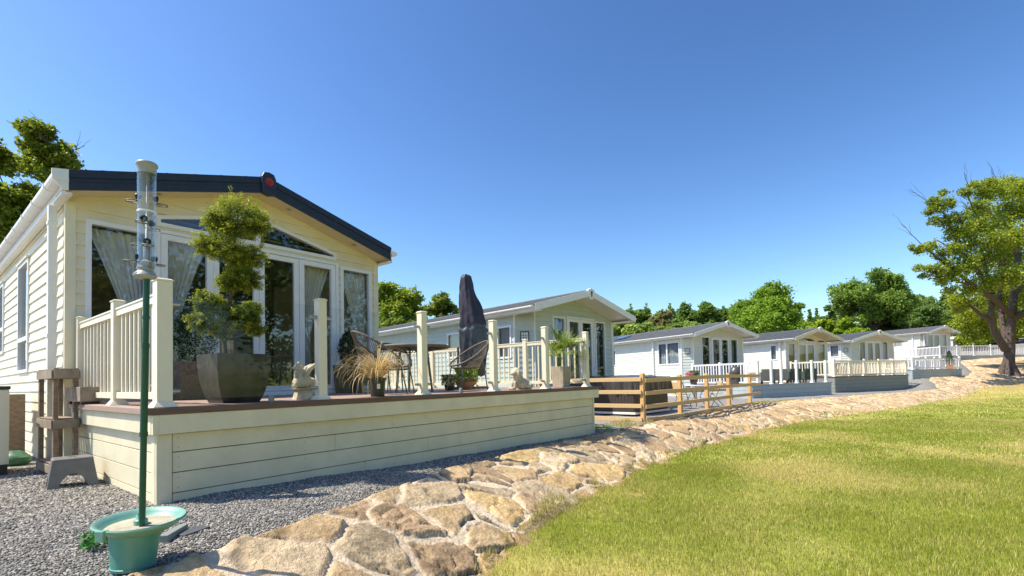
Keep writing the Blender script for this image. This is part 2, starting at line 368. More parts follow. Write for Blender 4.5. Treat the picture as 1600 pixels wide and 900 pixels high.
# ---- crazy-paved retaining bank between lawn and terrace
def stone_wall():
    P0 = TOE[1:]; s_ctrl = np.concatenate([[0], np.cumsum(np.hypot(np.diff(TOE[:, 0]), np.diff(TOE[:, 1])))])
    xsamp = [-14.0]; 
    def step(x): return np.interp(x, [-14, -3, -1, 7, 12, 20, 40, 70, 89], [.25, .1, .013, .014, .03, .05, .12, .4, .5])
    while xsamp[-1] < 66: xsamp.append(xsamp[-1]+step(xsamp[-1]))
    xsamp = np.array(xsamp); nt_ = 84
    bot = np.stack([xsamp, ytoe(xsamp), np.interp(xsamp, TOE[:, 0], TOE[:, 2])], -1); topx = xsamp + .0
    # the matching point on the top edge: along the local normal of the toe
    tn = np.gradient(bot[:, :2], axis=0); tn /= np.linalg.norm(tn, axis=1, keepdims=True); k = 15
    nrm = np.stack([-tn[:, 1], tn[:, 0]], -1)
    tx = xsamp.copy()
    for _ in range(6): wdt = (ytop(tx)-bot[:, 1])/np.maximum(nrm[:, 1], .4); tx = .5*tx+.5*(xsamp+nrm[:, 0]*wdt)
    tx = np.maximum.accumulate(tx)
    topp = np.stack([tx, ytop(tx), np.interp(tx, TOP[:, 0], TOP[:, 2])], -1)
    T = np.linspace(-.14, 1.10, nt_)[None, :, None]
    base = bot[:, None, :]*(1-T)+topp[:, None, :]*T
    Tc = np.clip(T, 0, 1)
    bulge = np.sin(np.clip(T, 0, 1)*math.pi)*.04
    over = np.clip(T-1, 0, 1); base[..., 2] -= (over[..., 0]*1.4) ; base[..., 2] += (np.clip(T-1,0,1)[...,0]*.0)
    L = np.linalg.norm(topp-bot, axis=1)[:, None]
    S = np.concatenate([[0], np.cumsum(np.linalg.norm(np.diff(bot, axis=0), axis=1))])[:, None]*np.ones((1, nt_)); Tm = T[..., 0]*L
    # warped voronoi: irregular flagstones
    wx = S+.16*(fbm(S*2.2, Tm*2.2, 3, 31)-.5)+.03*(vnoise(S*14, Tm*14, 5)-.5); wy = Tm+.16*(fbm(S*2.2+50, Tm*2.2, 3, 37)-.5)+.03*(vnoise(S*14, Tm*14, 9)-.5)
    cell = .47; gx = np.floor(wx/cell).astype(int); gy = np.floor(wy/cell).astype(int)
    r2 = np.random.default_rng(99); NX = gx.max()+6; NY = 24
    jit = r2.uniform(.04, .96, (NX+4, NY, 2)); wgt = r2.uniform(-.045, .05, (NX+4, NY)); 
    f1 = np.full(S.shape, 9.); f2 = f1.copy(); id1 = np.zeros(S.shape+(2,), int); rel = np.zeros(S.shape+(2,)); prev = np.zeros(S.shape+(2,))
    for a in range(-2, 3):
        for b_ in range(-2, 3):
            cx = gx+a; cy = gy+b_; ix = np.clip(cx+2, 0, NX+3); iy = (cy+8) % NY
            px_ = (cx+jit[ix, iy, 0])*cell; py_ = (cy+jit[ix, iy, 1])*cell; dx = wx-px_; dy = wy-py_
            d = (dx*.92)**2+dy**2 - wgt[ix, iy]
            nb = d < f1; f2 = np.where(nb, f1, np.minimum(f2, d)); 
            prev = np.where(nb[..., None], rel, prev)
            rel = np.where(nb[..., None], np.stack([dx, dy], -1), rel); id1 = np.where(nb[..., None], np.stack([ix, iy], -1), id1); f1 = np.where(nb, d, f1)
    edge = (f2-f1)/(2*cell)                       # ~ distance to the joint, metres
    jw = .018+.030*fbm(S*1.5, Tm*1.5, 2, 77)
    st = sstep(jw*.7, jw*.7+.016, edge)
    a1 = r2.uniform(-1, 1, (NX+4, NY)); a2 = r2.uniform(-1, 1, (NX+4, NY)); a3 = r2.uniform(0, 1, (NX+4, NY)); a4 = r2.uniform(0, 1, (NX+4, NY))
    A1 = a1[id1[..., 0], id1[..., 1]]; A2 = a2[id1[..., 0], id1[..., 1]]; A3 = a3[id1[..., 0], id1[..., 1]]; A4 = a4[id1[..., 0], id1[..., 1]]
    rough = fbm(S*5+A1*40, Tm*5+A2*40, 5, 55)-.5; fr = np.abs(fbm(S*2.6+A3*90, Tm*2.6, 4, 61)-.5)
    chip = sstep(.045, .0, fr)*(A4 > .45)           # cracks and spalled edges
    h = st*(.018+.016*A3+A1*rel[..., 0]*.045+A2*rel[..., 1]*.045+rough*.045-chip*.022) + (1-st)*(.012*(fbm(S*12, Tm*12, 3, 71)-.5))
    h = h + .05*(fbm(S*.9, Tm*.9, 3, 15)-.5) + .012
    nz = np.zeros(base.shape); ax = topp-bot; n3 = np.cross(np.stack([tn[:, 0], tn[:, 1], np.zeros(len(tn))], -1), ax); n3 /= np.linalg.norm(n3, axis=1, keepdims=True)
    n3 = np.where(n3[:, 2:3] < 0, -n3, n3)
    amp = np.interp(xsamp, [-14, 6, 30, 66], [1, 1, .9, .8])[:, None, None]
    V = base + n3[:, None, :]*(h[..., None]*amp + bulge)
    # rounding over of the crest
    tan = np.array([.46, .335, .20]); brn = np.array([.34, .24, .15]); ylw = np.array([.52, .37, .19]); gry = np.array([.47, .37, .25]); mort = np.array([.62, .49, .34])
    sel = A4[..., None]; c = np.where(sel < .4, tan, np.where(sel < .62, brn*1.15, np.where(sel < .80, ylw, gry)))
    c = c*np.array([1.16, 1.12, 1.02])*(.80+.34*A3[..., None]); mot = fbm(S*7+A2*30, Tm*7, 5, 81)[..., None]; c = c*(.70+.60*mot)
    rust = sstep(.58, .72, fbm(S*2.5, Tm*2.5+30, 4, 91))[..., None]; c = c*(1-rust*.45)+np.array([.46, .28, .11])*rust*.45
    grime = sstep(.55, .7, fbm(S*4, Tm*4+60, 5, 95))[..., None]; c = c*(1-.35*grime)
    mm = mort*(.88+.4*fbm(S*3, Tm*3, 4, 44)[..., None]); C = c*st[..., None]+mm*(1-st[..., None]); gap = (sstep(jw*.35, jw*.7, edge)*sstep(jw*.7+.02, jw*.7, edge)*sstep(.45, .6, fbm(S*3.1+7, Tm*3.1, 3, 28)))[..., None]; C = C*(1-gap*.75); h = h-gap[..., 0]*.02; V = base + n3[:, None, :]*(h[..., None]*amp + bulge)
    i = np.arange(V.shape[0]*nt_).reshape(V.shape[0], nt_); F = np.stack([i[:-1, :-1], i[1:, :-1], i[1:, 1:], i[:-1, 1:]], -1).reshape(-1, 4)
    o = npmesh('stone_retaining_wall', V.reshape(-1, 3), F, 'stone_wall', colr=np.clip(C, 0, 1).reshape(-1, 3), smooth=True)
    tag(o, 'long low sloping bank of tan crazy-paved sandstone between gravel and lawn', 'stone wall')
stone_wall()
# ---- grass blades (uncountable)
def blades(name, x, y, z, hgt, wid, dry, seed=0, tuft=None):
    r = np.random.default_rng(seed); n = len(x); a = r.uniform(0, 2*math.pi, n); lean = r.uniform(.1, .8, n)*hgt; la = r.uniform(0, 2*math.pi, n)
    wx, wy = np.cos(a)*wid/2, np.sin(a)*wid/2; lx, ly = np.cos(la)*lean, np.sin(la)*lean
    p0 = np.stack([x-wx, y-wy, z-.01], -1); p1 = np.stack([x+wx, y+wy, z-.01], -1)
    p2 = np.stack([x+wx*.7+lx*.4, y+wy*.7+ly*.4, z+hgt*.6], -1); p3 = np.stack([x-wx*.7+lx*.4, y-wy*.7+ly*.4, z+hgt*.6], -1); p4 = np.stack([x+lx, y+ly, z+hgt], -1)
    V = np.stack([p0, p1, p2, p3, p4], 1).reshape(-1, 3); b5 = 5*np.arange(n)[:, None]
    F = np.concatenate([b5+np.array([[0, 1, 2]]), b5+np.array([[0, 2, 3]]), b5+np.array([[3, 2, 4]])])
    g1 = np.array([.18, .235, .022]); g2 = np.array([.42, .42, .065]); s = np.array([.66, .55, .22]); q = r.uniform(0, 1, (n, 1)); isd = (r.uniform(0, 1, n) < np.clip(dry*.75+.08, 0, 1))[:, None]
    c = np.where(isd, s*(.7+.5*q), g1*(1-q)+g2*q); c = c*r.uniform(.8, 1.2, (n, 1)); C = np.repeat(c, 5, 0)
    return tag(npmesh(name, V, F, 'grass_mat', colr=C), kind='stuff')
def lawn_blades():
    X = []; 
    for d0, d1, n, hh, ww in ((2.6, 8.5, 430000, .044, .0038), (8.5, 16, 280000, .045, .009), (16, 34, 160000, .05, .022)):
        d = np.sqrt(rng.uniform(d0**2, d1**2, n)); L = rng.uniform(-.55, 1.6, n)*d
        wv = np.array([CAM.x+d*math.cos(_y)+L*math.sin(_y), CAM.y+d*math.sin(_y)-L*math.cos(_y)])
        x, y = wv; t = ytoe(x)-y; bare = sstep(.78, .86, fbm(x*1.3+3, y*1.3, 4, 21)+.22*np.exp(-np.clip(t, 0, 5)/.35)); bare = np.maximum(bare, sstep(36, 46, x)*sstep(4.2, 1.5, t)*.9)
        # ragged edge where turf creeps on to the stones
        k = (t > -.04-.30*(fbm(x*2.4, x*0+3, 3, 9)-.45)) & (rng.uniform(0, 1, n) > bare*.93) & (x < 60); x = x[k]; y = y[k]; t = t[k]
        tall = fbm(x*1.6, y*1.6, 3, 41); h = hh*(.35+.95*tall)*rng.uniform(.6, 1.35, len(x)); h = np.where(np.abs(t) < .12, h*1.25, h)
        z = hL(x, y)+.03*(fbm(x*.8, y*.8, 3, 2)-.5)+np.where(t < 0, -t*.9+.05, 0)
        X.append((x, y, z, h, np.full(len(x), ww)*rng.uniform(.7, 1.3, len(x))))
    x, y, z, h, ww = [np.concatenate(q) for q in zip(*X)]
    blades('grass', x, y, z, h, ww, dryness(x, y), 5)
    # dry patch beside the big deck and by the next fence
    n = 16000; x = rng.uniform(7.9, 21.5, n); v = rng.uniform(0, 1, n); y = ytop(x)+.02+v*np.interp(x, [7.9, 9.8, 10.2, 17.2, 17.8, 21.5], [1.2, .8, .0, .0, .5, .3]); k = ((x < 10.1) | (x > 17.2)) & (fbm(x*2, y*2, 3, 4) > .4); x = x[k]; y = y[k]
    z = grav_z(x, y); blades('dry_grass', x, y, z, rng.uniform(.03, .09, len(x)), np.full(len(x), .009), np.full(len(x), .75), 6)
lawn_blades()
# weed growing in the gravel beside the pot
def rosette(name, c, n, rad, hgt, leafw, g1, g2, label, cat, seed=1):
    r = np.random.default_rng(seed); a = r.uniform(0, 6.28, n); q = np.sqrt(r.uniform(0, 1, n))*rad; x = c[0]+np.cos(a)*q; y = c[1]+np.sin(a)*q; z = c[2]+r.uniform(0, hgt, n)
    u = r.normal(size=(n, 3)); u /= np.linalg.norm(u, axis=1, keepdims=True); v = np.cross(u, r.normal(size=(n, 3))); v /= np.linalg.norm(v, axis=1, keepdims=True); p = np.stack([x, y, z], -1); w_ = leafw*r.uniform(.6, 1.3, (n, 1))
    V = np.stack([p-u*w_, p+v*w_*.6, p+u*w_, p-v*w_*.6], 1).reshape(-1, 3); k = r.uniform(0, 1, (n, 1)); C = np.repeat(np.array(g1)*(1-k)+np.array(g2)*k, 4, 0)
    return tag(npmesh(name, V, np.arange(4*n).reshape(-1, 4), 'leaf', colr=C), label, cat)
p = at(160, 850, z=-.80); rosette('weed', p, 260, .11, .09, .017, (.02, .12, .02), (.08, .3, .04), 'small bright green weed growing in the gravel beside the teal pot', 'weed')

# ============================================================ CARAVANS
def pint(poly, z):
    xs = []
    for i in range(len(poly)):
        (x0, z0), (x1, z1) = poly[i], poly[(i+1) % len(poly)]
        if (z0-z)*(z1-z) <= 0 and abs(z1-z0) > 1e-9: xs.append(x0+(x1-x0)*(z-z0)/(z1-z0))
    return (min(xs), max(xs)) if len(xs) > 1 else None
def siding(mb, mp, outline, holes, course=.15, lip=.018, zref=0):
    zmin = min(p[1] for p in outline); zmax = max(p[1] for p in outline)
    lv = {round(p[1], 5) for p in outline}
    for h in holes: lv |= {round(p[1], 5) for p in h if zmin < p[1] < zmax}
    k0 = math.floor((zmin-zref)/course); k1 = math.ceil((zmax-zref)/course)
    lv |= {round(zref+k*course, 5) for k in range(k0, k1+1) if zmin < zref+k*course < zmax}
    lv = sorted(lv)
    for za, zb in zip(lv[:-1], lv[1:]):
        if zb-za < 1e-4: continue
        e = 1e-6; A = pint(outline, za+e); B = pint(outline, zb-e)
        if not A or not B: continue
        k = math.floor(((za+zb)/2-zref)/course); off = lambda z: lip*(1-(z-zref-k*course)/course)
        act = []
        for h in holes:
            a = pint(h, za+e); b2 = pint(h, zb-e)
            if a and b2 and pint(h, (za+zb)/2): act.append((a, b2))
        act.sort(key=lambda q: q[0][0]); sa, sb = A[0], B[0]; pcs = []
        for a, b2 in act: pcs.append((sa, a[0], sb, b2[0])); sa, sb = a[1], b2[1]
        pcs.append((sa, A[1], sb, B[1]))
        for a0, a1, b0, b1 in pcs:
            if a1-a0 < 1e-4 and b1-b0 < 1e-4: continue
            mb.add([mp(a0, off(za), za), mp(a1, off(za), za), mp(b1, off(zb), zb), mp(b0, off(zb), zb)], [(0, 1, 2, 3)])
            if abs(za-zref-k*course) < 1e-4: mb.add([mp(a0, 0, za), mp(a1, 0, za), mp(a1, off(za), za), mp(a0, off(za), za)], [(0, 1, 2, 3)])
def inset(poly, w):
    n = len(poly); c = (sum(p[0] for p in poly)/n, sum(p[1] for p in poly)/n); L = []
    for i in range(n):
        p, q = Vector(poly[i]), Vector(poly[(i+1) % n]); d = (q-p).normalized(); nn = Vector((-d.y, d.x))
        if (Vector(c)-p).dot(nn) < 0: nn = -nn
        L.append((p+nn*w, d))
    out = []
    for i in range(n):
        (p, d), (q, e) = L[i-1], L[i]; den = d.x*e.y-d.y*e.x; t = ((q.x-p.x)*e.y-(q.y-p.y)*e.x)/den; out.append(tuple(p+d*t))
    return out
def ring(mb, mp, poly, w, o1, o0):
    a = poly; b_ = inset(poly, w); n = len(a)
    vs = [mp(u, o0, z) for u, z in a]+[mp(u, o1, z) for u, z in a]+[mp(u, o1, z) for u, z in b_]+[mp(u, o0, z) for u, z in b_]
    fs = []
    for k in range(4):
        for i in range(n): j = (i+1) % n; fs.append((k*n+i, k*n+j, ((k+1) % 4)*n+j, ((k+1) % 4)*n+i))
    mb.add(vs, fs); return b_
rect = lambda u0, u1, z0, z1: [(u0, z0), (u1, z0), (u1, z1), (u0, z1)]
def window(mp, poly, parent, w=.06, o1=.035, gl='window_glass', name='window', bars=(), fm='white_frame', sash=0):
    mb = MB(); b_ = ring(mb, mp, poly, w, o1, -.05)
    if sash: b_ = ring(mb, mp, inset(poly, w+.004), sash, o1-.012, -.045)
    zs = [p[1] for p in b_]; us = [p[0] for p in b_]
    for k, v, t in bars:
        if k == 'v':
            lo, hi = min(zs), max(zs); q = [mp(v-t, -.04, lo), mp(v+t, -.04, lo), mp(v+t, -.04, hi), mp(v-t, -.04, hi), mp(v-t, o1-.006, lo), mp(v+t, o1-.006, lo), mp(v+t, o1-.006, hi), mp(v-t, o1-.006, hi)]
        else:
            lo, hi = min(us), max(us); q = [mp(lo, -.04, v-t), mp(hi, -.04, v-t), mp(hi, -.04, v+t), mp(lo, -.04, v+t), mp(lo, o1-.006, v-t), mp(hi, o1-.006, v-t), mp(hi, o1-.006, v+t), mp(lo, o1-.006, v+t)]
        mb.add(q, [(0, 3, 2, 1), (4, 5, 6, 7), (0, 1, 5, 4), (1, 2, 6, 5), (2, 3, 7, 6), (3, 0, 4, 7)])
    f = mb.build(name, fm, parent, bevel=.004)
    p = MB().add([mp(u, -.015, z) for u, z in b_], [tuple(range(len(b_)))]); p.build('pane', gl, f)
    return f, b_
def curtain(mp, u0, u1, z0, z1, parent, mat='curtain', tie=None, off=-.16, folds=9, amp=.02):
    mb = MB(); nu, nz = 70, 24; vs = []
    for j in range(nz+1):
        t = j/nz; z = z0+(z1-z0)*t; k = 1.0
        if tie: 
            zt = .40; k = .32+.68*max(0, (t-zt)/(1-zt))**1.25 if t > zt else .32+.18*(zt-t)
        for i in range(nu+1):
            s = i/nu
            u = u0+(u1-u0)*(s*k) if tie != 'R' else u1-(u1-u0)*(1-s)*k
            vs.append(mp(u, off+amp*math.sin(s*folds*6.283+t*1.2)+amp*.5*math.sin(s*folds*2.3*6.283+2), z))
    fs = [(j*(nu+1)+i, j*(nu+1)+i+1, (j+1)*(nu+1)+i+1, (j+1)*(nu+1)+i) for j in range(nz) for i in range(nu)]
    return mb.add(vs, fs).build('curtain', mat, parent, smooth=True)
def gutter(parent, x, z, y0, y1, side=-1, r=.065, mat='white_plastic', n=None):
    mb = MB(); prof = [(-1, .0), (-.95, -.5), (-.7, -.85), (-.3, -1), (.3, -1), (.8, -.8), (1, -.3), (1, .35), (.86, .35), (.86, -.3), (.6, -.7), (.2, -.85), (-.3, -.85), (-.6, -.7), (-.82, -.4), (-.86, .0)]
    P = [(x+side*-1*a*r, z+b_*r) for a, b_ in prof]; mb.prism(P, lambda u, v: (u, y0, v), lambda u, v: (u, y1, v))
    P2 = [(x+side*-1*a*r, z+b_*r) for a, b_ in prof[:8]]; mb.prism(P2, lambda u, v: (u, y0-.012, v), lambda u, v: (u, y0, v))
    g = mb.build('gutter', mat, parent)
    yy = y0+.5
    while yy < min(y1, y0+8):
        k = MB(); Q = [(x+side*-1*a*r*1.12, z+b_*r*1.12) for a, b_ in prof[:8]]; k.prism(Q, lambda u, v: (u, yy, v), lambda u, v: (u, yy+.035, v)); yy += .85
        k.build('gutter_bracket', mat, g)
    return g
def roof(parent, W, Hc, s, y0, y1, ohs, mat, pitch=.34, wave=0, ridge=True):
    mb = MB(); c = W/2; half = c+ohs; th = .05
    for sg in (-1, 1):
        n = max(3, int(round(half/pitch))); nx = 1 if not wave else int((y1-y0)/.09)
        for k in range(n):
            a, b_ = half*k/n, half*(k+1)/n; za, zb = Hc-s*a-.02, Hc-s*b_-.005+.014
            pts = []
            for i in range(nx+1):
                y = y0+(y1-y0)*i/nx; q = wave*abs(math.sin(i*math.pi/4)) if wave else 0
                pts.append(((c+sg*a, y, za+q), (c+sg*b_, y, zb+q), (c+sg*b_, y, zb+q-.022)))
            for i in range(nx):
                p, q = pts[i], pts[i+1]; mb.add([p[0], q[0], q[1], p[1]], [(0, 1, 2, 3)]); mb.add([p[1], q[1], q[2], p[2]], [(0, 1, 2, 3)])
        mb.add([(c, y0, Hc-th-.02), (c, y1, Hc-th-.02), (c+sg*half, y1, Hc-s*half-th), (c+sg*half, y0, Hc-s*half-th)], [(0, 1, 2, 3)])
        mb.add([(c+sg*half, y0, Hc-s*half-th), (c+sg*half, y1, Hc-s*half-th), (c+sg*half, y1, Hc-s*half), (c+sg*half, y0, Hc-s*half)], [(0, 1, 2, 3)])
    if ridge: mb.prism([(c-.12, Hc-s*.12+.005), (c, Hc+.02), (c+.12, Hc-s*.12+.005), (c+.12, Hc-s*.12-.03), (c-.12, Hc-s*.12-.03)], lambda u, v: (u, y0+.02, v), lambda u, v: (u, y1, v))
    return mb.build('roof', mat, parent)
def barge(parent, W, Hc, s, yf, ohs, bd, mat, grooves=0, th=.03):
    c = W/2; h = c+ohs
    for sg in (-1, 1):
        mb = MB(); lay = [(0, 1, 0)] if not grooves else [(0, .40, 0), (.40, .62, -.012), (.62, 1, .0)]
        for a, b_, o in lay:
            P = [(c, Hc-a*bd), (c+sg*h, Hc-s*h-a*bd), (c+sg*h, Hc-s*h-b_*bd+.002), (c, Hc-b_*bd+.002)]
            mb.prism(P, lambda u, v, o=o: (u, yf+o*-1-(.0), v), lambda u, v: (u, yf+th, v))
        mb.build('bargeboard', mat, parent, bevel=.003)
def soffit(parent, W, Hc, s, yf, ohs, bd, mat):
    c = W/2; h = c+ohs-.004; mb = MB()
    for sg in (-1, 1):
        P = [(c, Hc-bd+.012), (c+sg*h, Hc-s*h-bd+.012), (c+sg*h, Hc-s*h-bd+.03), (c, Hc-bd+.03)]
        mb.prism(P, lambda u, v: (u, yf+.03, v), lambda u, v: (u, .0, v))
    return mb.build('soffit', mat, parent)
def downpipe(parent, x, y, z0, z1, mat='white_plastic', w=.035):
    mb = MB(); mb.box(x-w, x+w, y-w, y+w, z0, z1)
    for z in (z0+.4, (z0+z1)/2, z1-.25): mb.box(x-w-.008, x+w+.008, y-w-.006, y+w+.006, z, z+.05)
    return mb.build('downpipe', mat, parent, bevel=.008)

def shell(root, W, H, L, s, ohf, ohs, bd, smat, holes_f, holes_l, under, chamfer=0, course=.15, trim='white_plastic', porch=0):
    Hc = H + s*W/2 + bd; c = W/2; top = lambda u: Hc-s*abs(u-c)-bd+.03
    F = lambda u, o, z: (u, -o, z); Lf = lambda u, o, z: (-o, u, z)
    mb = MB(); ch = chamfer
    siding(mb, F, [(ch, 0), (W, 0), (W, top(W)), (c, top(c)), (ch, top(ch))], holes_f, course, .026)
    siding(mb, Lf, rect(ch, L, -under, H+.06), holes_l, course)
    siding(mb, lambda u, o, z: (W+o, u, z), rect(0, L, -under, H+.06), [], course)
    siding(mb, lambda u, o, z: (W-u, L+o, z), [(0, -under), (W, -under), (W, top(W)), (c, top(c)), (0, top(0))], [], course)
    if ch:
        q = math.sqrt(.5); siding(mb, lambda u, o, z: (u*q-o*q, ch-u*q-o*q, z), rect(0, ch*math.sqrt(2), -under, top(0)+.02), [], course)
    mb.build('siding_wall', smat, root)
    # below the floor line at the front, inner floor and dark back wall
    MB().box(ch, W, .0, .02, -under, -.004).build('underskirt', smat, root)
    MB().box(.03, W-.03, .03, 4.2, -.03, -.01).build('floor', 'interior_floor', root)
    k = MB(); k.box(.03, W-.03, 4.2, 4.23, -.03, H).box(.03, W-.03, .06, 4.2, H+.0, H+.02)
    k.build('inner_wall', 'interior', root)
    def trm(*bs):
        t = MB(); [t.box(*q) for q in bs]; t.build('corner_trim', trim, root)
    if not ch: trm((-.028, .075, -.026, .0, -under, top(0)-.06), (-.026, .0, .002, .075, -under, H+.02))
    else:
        for (x, y) in ((0, ch), (ch, 0)): MB().tube([(x-.004, y-.004, -under), (x-.004, y-.004, H+.04)], .028, 8).build('corner_trim', trim, root)
    trm((W-.075, W+.028, -.026, .0, -under, top(W)-.06), (W, W+.026, .002, .075, -under, H+.02))
    return Hc

def wall_uz(root_loc, rz, px, py, side=False):
    """where the photo's ray through (px,py) meets the front (or left side) wall plane of a caravan, in its own u,z"""
    v = cr*((px-800)/FPX) - cu*((py-570)/FPX) + cf
    X = Vector((math.cos(rz), math.sin(rz), 0)); Y = Vector((-math.sin(rz), math.cos(rz), 0)); n = X if side else Y; o = Vector(root_loc)
    t = (o-CAM).dot(n)/v.dot(n); p = CAM+v*t-o
    return (p.dot(Y) if side else p.dot(X)), p.z

# ---------------------------------------------------------------- the near cream caravan
c1 = thing('holiday_caravan', 'large cream clad holiday home with a dark navy roof edge, behind the glass-fronted deck', 'caravan', (-.08, 3.1, 0))
W1, H1, s1, ohf1, ohs1, bd1 = 4.63, 2.585, .274, .40, .06, .255
tr_poly = [(.99-.06, 2.455), (3.74, 2.455), (3.74, 2.585), (2.33, 2.93), (.93, 2.60)]
rects = dict(lw=rect(.17, .87, .06, 2.37), rw=rect(3.82, 4.50, .06, 2.37), d1=rect(.93, 3.77, .02, 2.41))
H1c = shell(c1, W1, H1, 11.2, s1, ohf1, ohs1, bd1, 'cream_siding', [rects['lw'], rects['rw'], rects['d1'], tr_poly],
            [rect(.55, 1.12, .50, 2.30), rect(2.72, 3.75, .46, 2.30), rect(5.6, 6.6, .9, 2.30), rect(8.2, 9.2, .9, 2.3)], .9, 0, .155, 'cream_siding')
F1 = lambda u, o, z: (u, -o, z); S1 = lambda u, o, z: (-o, u, z)
window(F1, rects['lw'], c1); window(F1, rects['rw'], c1); 
fw, _ = window(F1, tr_poly, c1, w=.055, name='window', bars=[('v', 2.33, .04)])
# sliding door set: outer frame then four leaves
dr = MB(); ring(dr, F1, rects['d1'], .05, .04, -.05); dr.box(.93, 3.77, -.075, -.04, .0, .035); dr.build('door_frame', 'white_frame', c1, bevel=.004)
for k, (a, b_) in enumerate([(.985, 1.66), (1.665, 2.345), (2.350, 3.02), (3.025, 3.715)]):
    o1 = .03 if k in (0, 3) else .012
    f, _ = window(F1, rect(a, b_, .075, 2.355), c1, w=.085, o1=o1, name='door')
    if k in (1, 2):
        u = b_-.04 if k == 1 else a+.04
        if k == 2: h = MB(); h.tube([(u, -o1, 1.0), (u, -o1-.045, 1.02), (u, -o1-.045, 1.18), (u, -o1, 1.2)], .011, 8); h.build('handle', 'white_frame', f, smooth=True)
for (a, b_, z0, zt) in ((.55, 1.12, .50, 1.02), (2.72, 3.75, .46, 1.02), (5.6, 6.6, .9, 1.4), (8.2, 9.2, .9, 1.4)):
    window(S1, rect(a, b_, z0, 2.30), c1, w=.055, bars=[('h', zt, .035)])
    MB().box(-.055, -.0, a-.03, b_+.03, 2.305, 2.33).build('window_hood', 'cream_siding', c1)
curtain(F1, .20, .84, .1, 2.30, c1, 'curtain_light', tie='R', folds=7); curtain(F1, 1.05, 1.62, .1, 2.30, c1, 'curtain', tie='L', folds=6)
curtain(F1, 3.12, 3.68, .1, 2.30, c1, 'curtain', tie='L', folds=6); curtain(F1, 3.88, 4.45, .1, 2.30, c1, 'curtain', tie='R', folds=7)
curtain(F1, 2.62, 2.92, .1, 2.0, c1, 'curtain', off=-2.6, folds=4)
roof(c1, W1, H1c, s1, -ohf1+.02, 11.3, ohs1+.03, 'roof_dark'); barge(c1, W1, H1c, s1, -ohf1, ohs1, bd1, 'navy_fascia', 1); soffit(c1, W1, H1c, s1, -ohf1, ohs1+.06, bd1, 'cream_soffit')
for k, u in enumerate((2.75, 4.0, .9)): MB().lathe([(0, 0), (.035, 0), (.045, -.006), (.03, -.01), (0, -.01)], 16, (u, -.2, H1c-s1*abs(u-W1/2)-bd1+.008)).build('downlight', 'steel', c1, smooth=True)
for x, sg in ((-ohs1-.075, -1), (W1+ohs1+.075, 1)):
    gutter(c1, x, H1c-s1*(W1/2+ohs1)-.09, -ohf1+.0, 11.2, sg, .075)
    mb = MB(); xa, xb = sorted((x-sg*.02, W1/2+sg*(W1/2+.02))); mb.box(xa, xb, -ohf1+.03, 11.2, H1-.06, H1-.03); mb.box(x-sg*.045-.006, x-sg*.045+.006, -ohf1+.03, 11.2, H1-.03, H1+.12); mb.build('eaves_board', 'white_plastic', c1)
mb = MB(); zt = H1c-s1*(W1/2+ohs1); mb.prism([(-ohs1-.15, zt-.03), (-ohs1+.005, zt+.0), (-ohs1+.005, zt-bd1), (-ohs1-.05, zt-bd1-.01), (-ohs1-.15, zt-.14)], lambda u, v: (u, -ohf1, v), lambda u, v: (u, -ohf1+.025, v)); mb.build('gutter_end_box', 'white_plastic', c1, bevel=.004)
downpipe(c1, -.115, .20, -.85, H1-.08, w=.042)
# ridge cap with a round red badge
mb = MB(); P = [(2.315-.115, H1c-.03-.0), (2.315-.08, H1c+.045), (2.315, H1c+.065), (2.315+.08, H1c+.045), (2.315+.115, H1c-.03), (2.315+.10, H1c-bd1-.03), (2.315, H1c-bd1-.055), (2.315-.10, H1c-bd1-.03)]
cap = mb.prism(P, lambda u, v: (u, -ohf1-.045, v), lambda u, v: (u, -ohf1+.05, v)).build('ridge_cap', 'navy_fascia', c1, bevel=.015)
mb = MB(); cz = H1c-.10
My = Matrix.Translation((2.315, -ohf1-.046, cz)) @ Matrix.Rotation(R(90), 4, 'X')
mb.lathe([(0, .004), (.055, .004), (.058, .007), (.066, .007), (.068, .0)], 28, M=My)
for k in range(5):
    a = k*2*math.pi/5+.3; mb.ell((2.315+.033*math.cos(a), -ohf1-.052, cz+.033*math.sin(a)), (.017, .006, .017), 8, 6)
mb.ell((2.315, -ohf1-.054, cz), (.012, .006, .012), 8, 6); mb.build('badge', 'badge_red', cap, smooth=True)
# side box with yellow padlock hanging by the wall
mb = MB(); mb.box(-.06, -.014, 1.05, 1.12, -.30, -.20); bx_ = mb.build('utility_box', 'white_plastic', c1, bevel=.006)
tk = thing('padlock', 'small yellow padlock hanging on the cream side wall behind the wooden rack', 'padlock', (-.12, 3.95, -.38))
mb = MB(); mb.box(-.02, .02, -.03, .03, -.035, .03); mb.build('lock_body', 'yellow', tk, bevel=.006)
mb = MB(); mb.tube([(0, -.02, .03), (0, -.02, .06), (0, -.01, .075), (0, .01, .075), (0, .02, .06), (0, .02, .03)], .005, 6); mb.build('shackle', 'steel', tk)

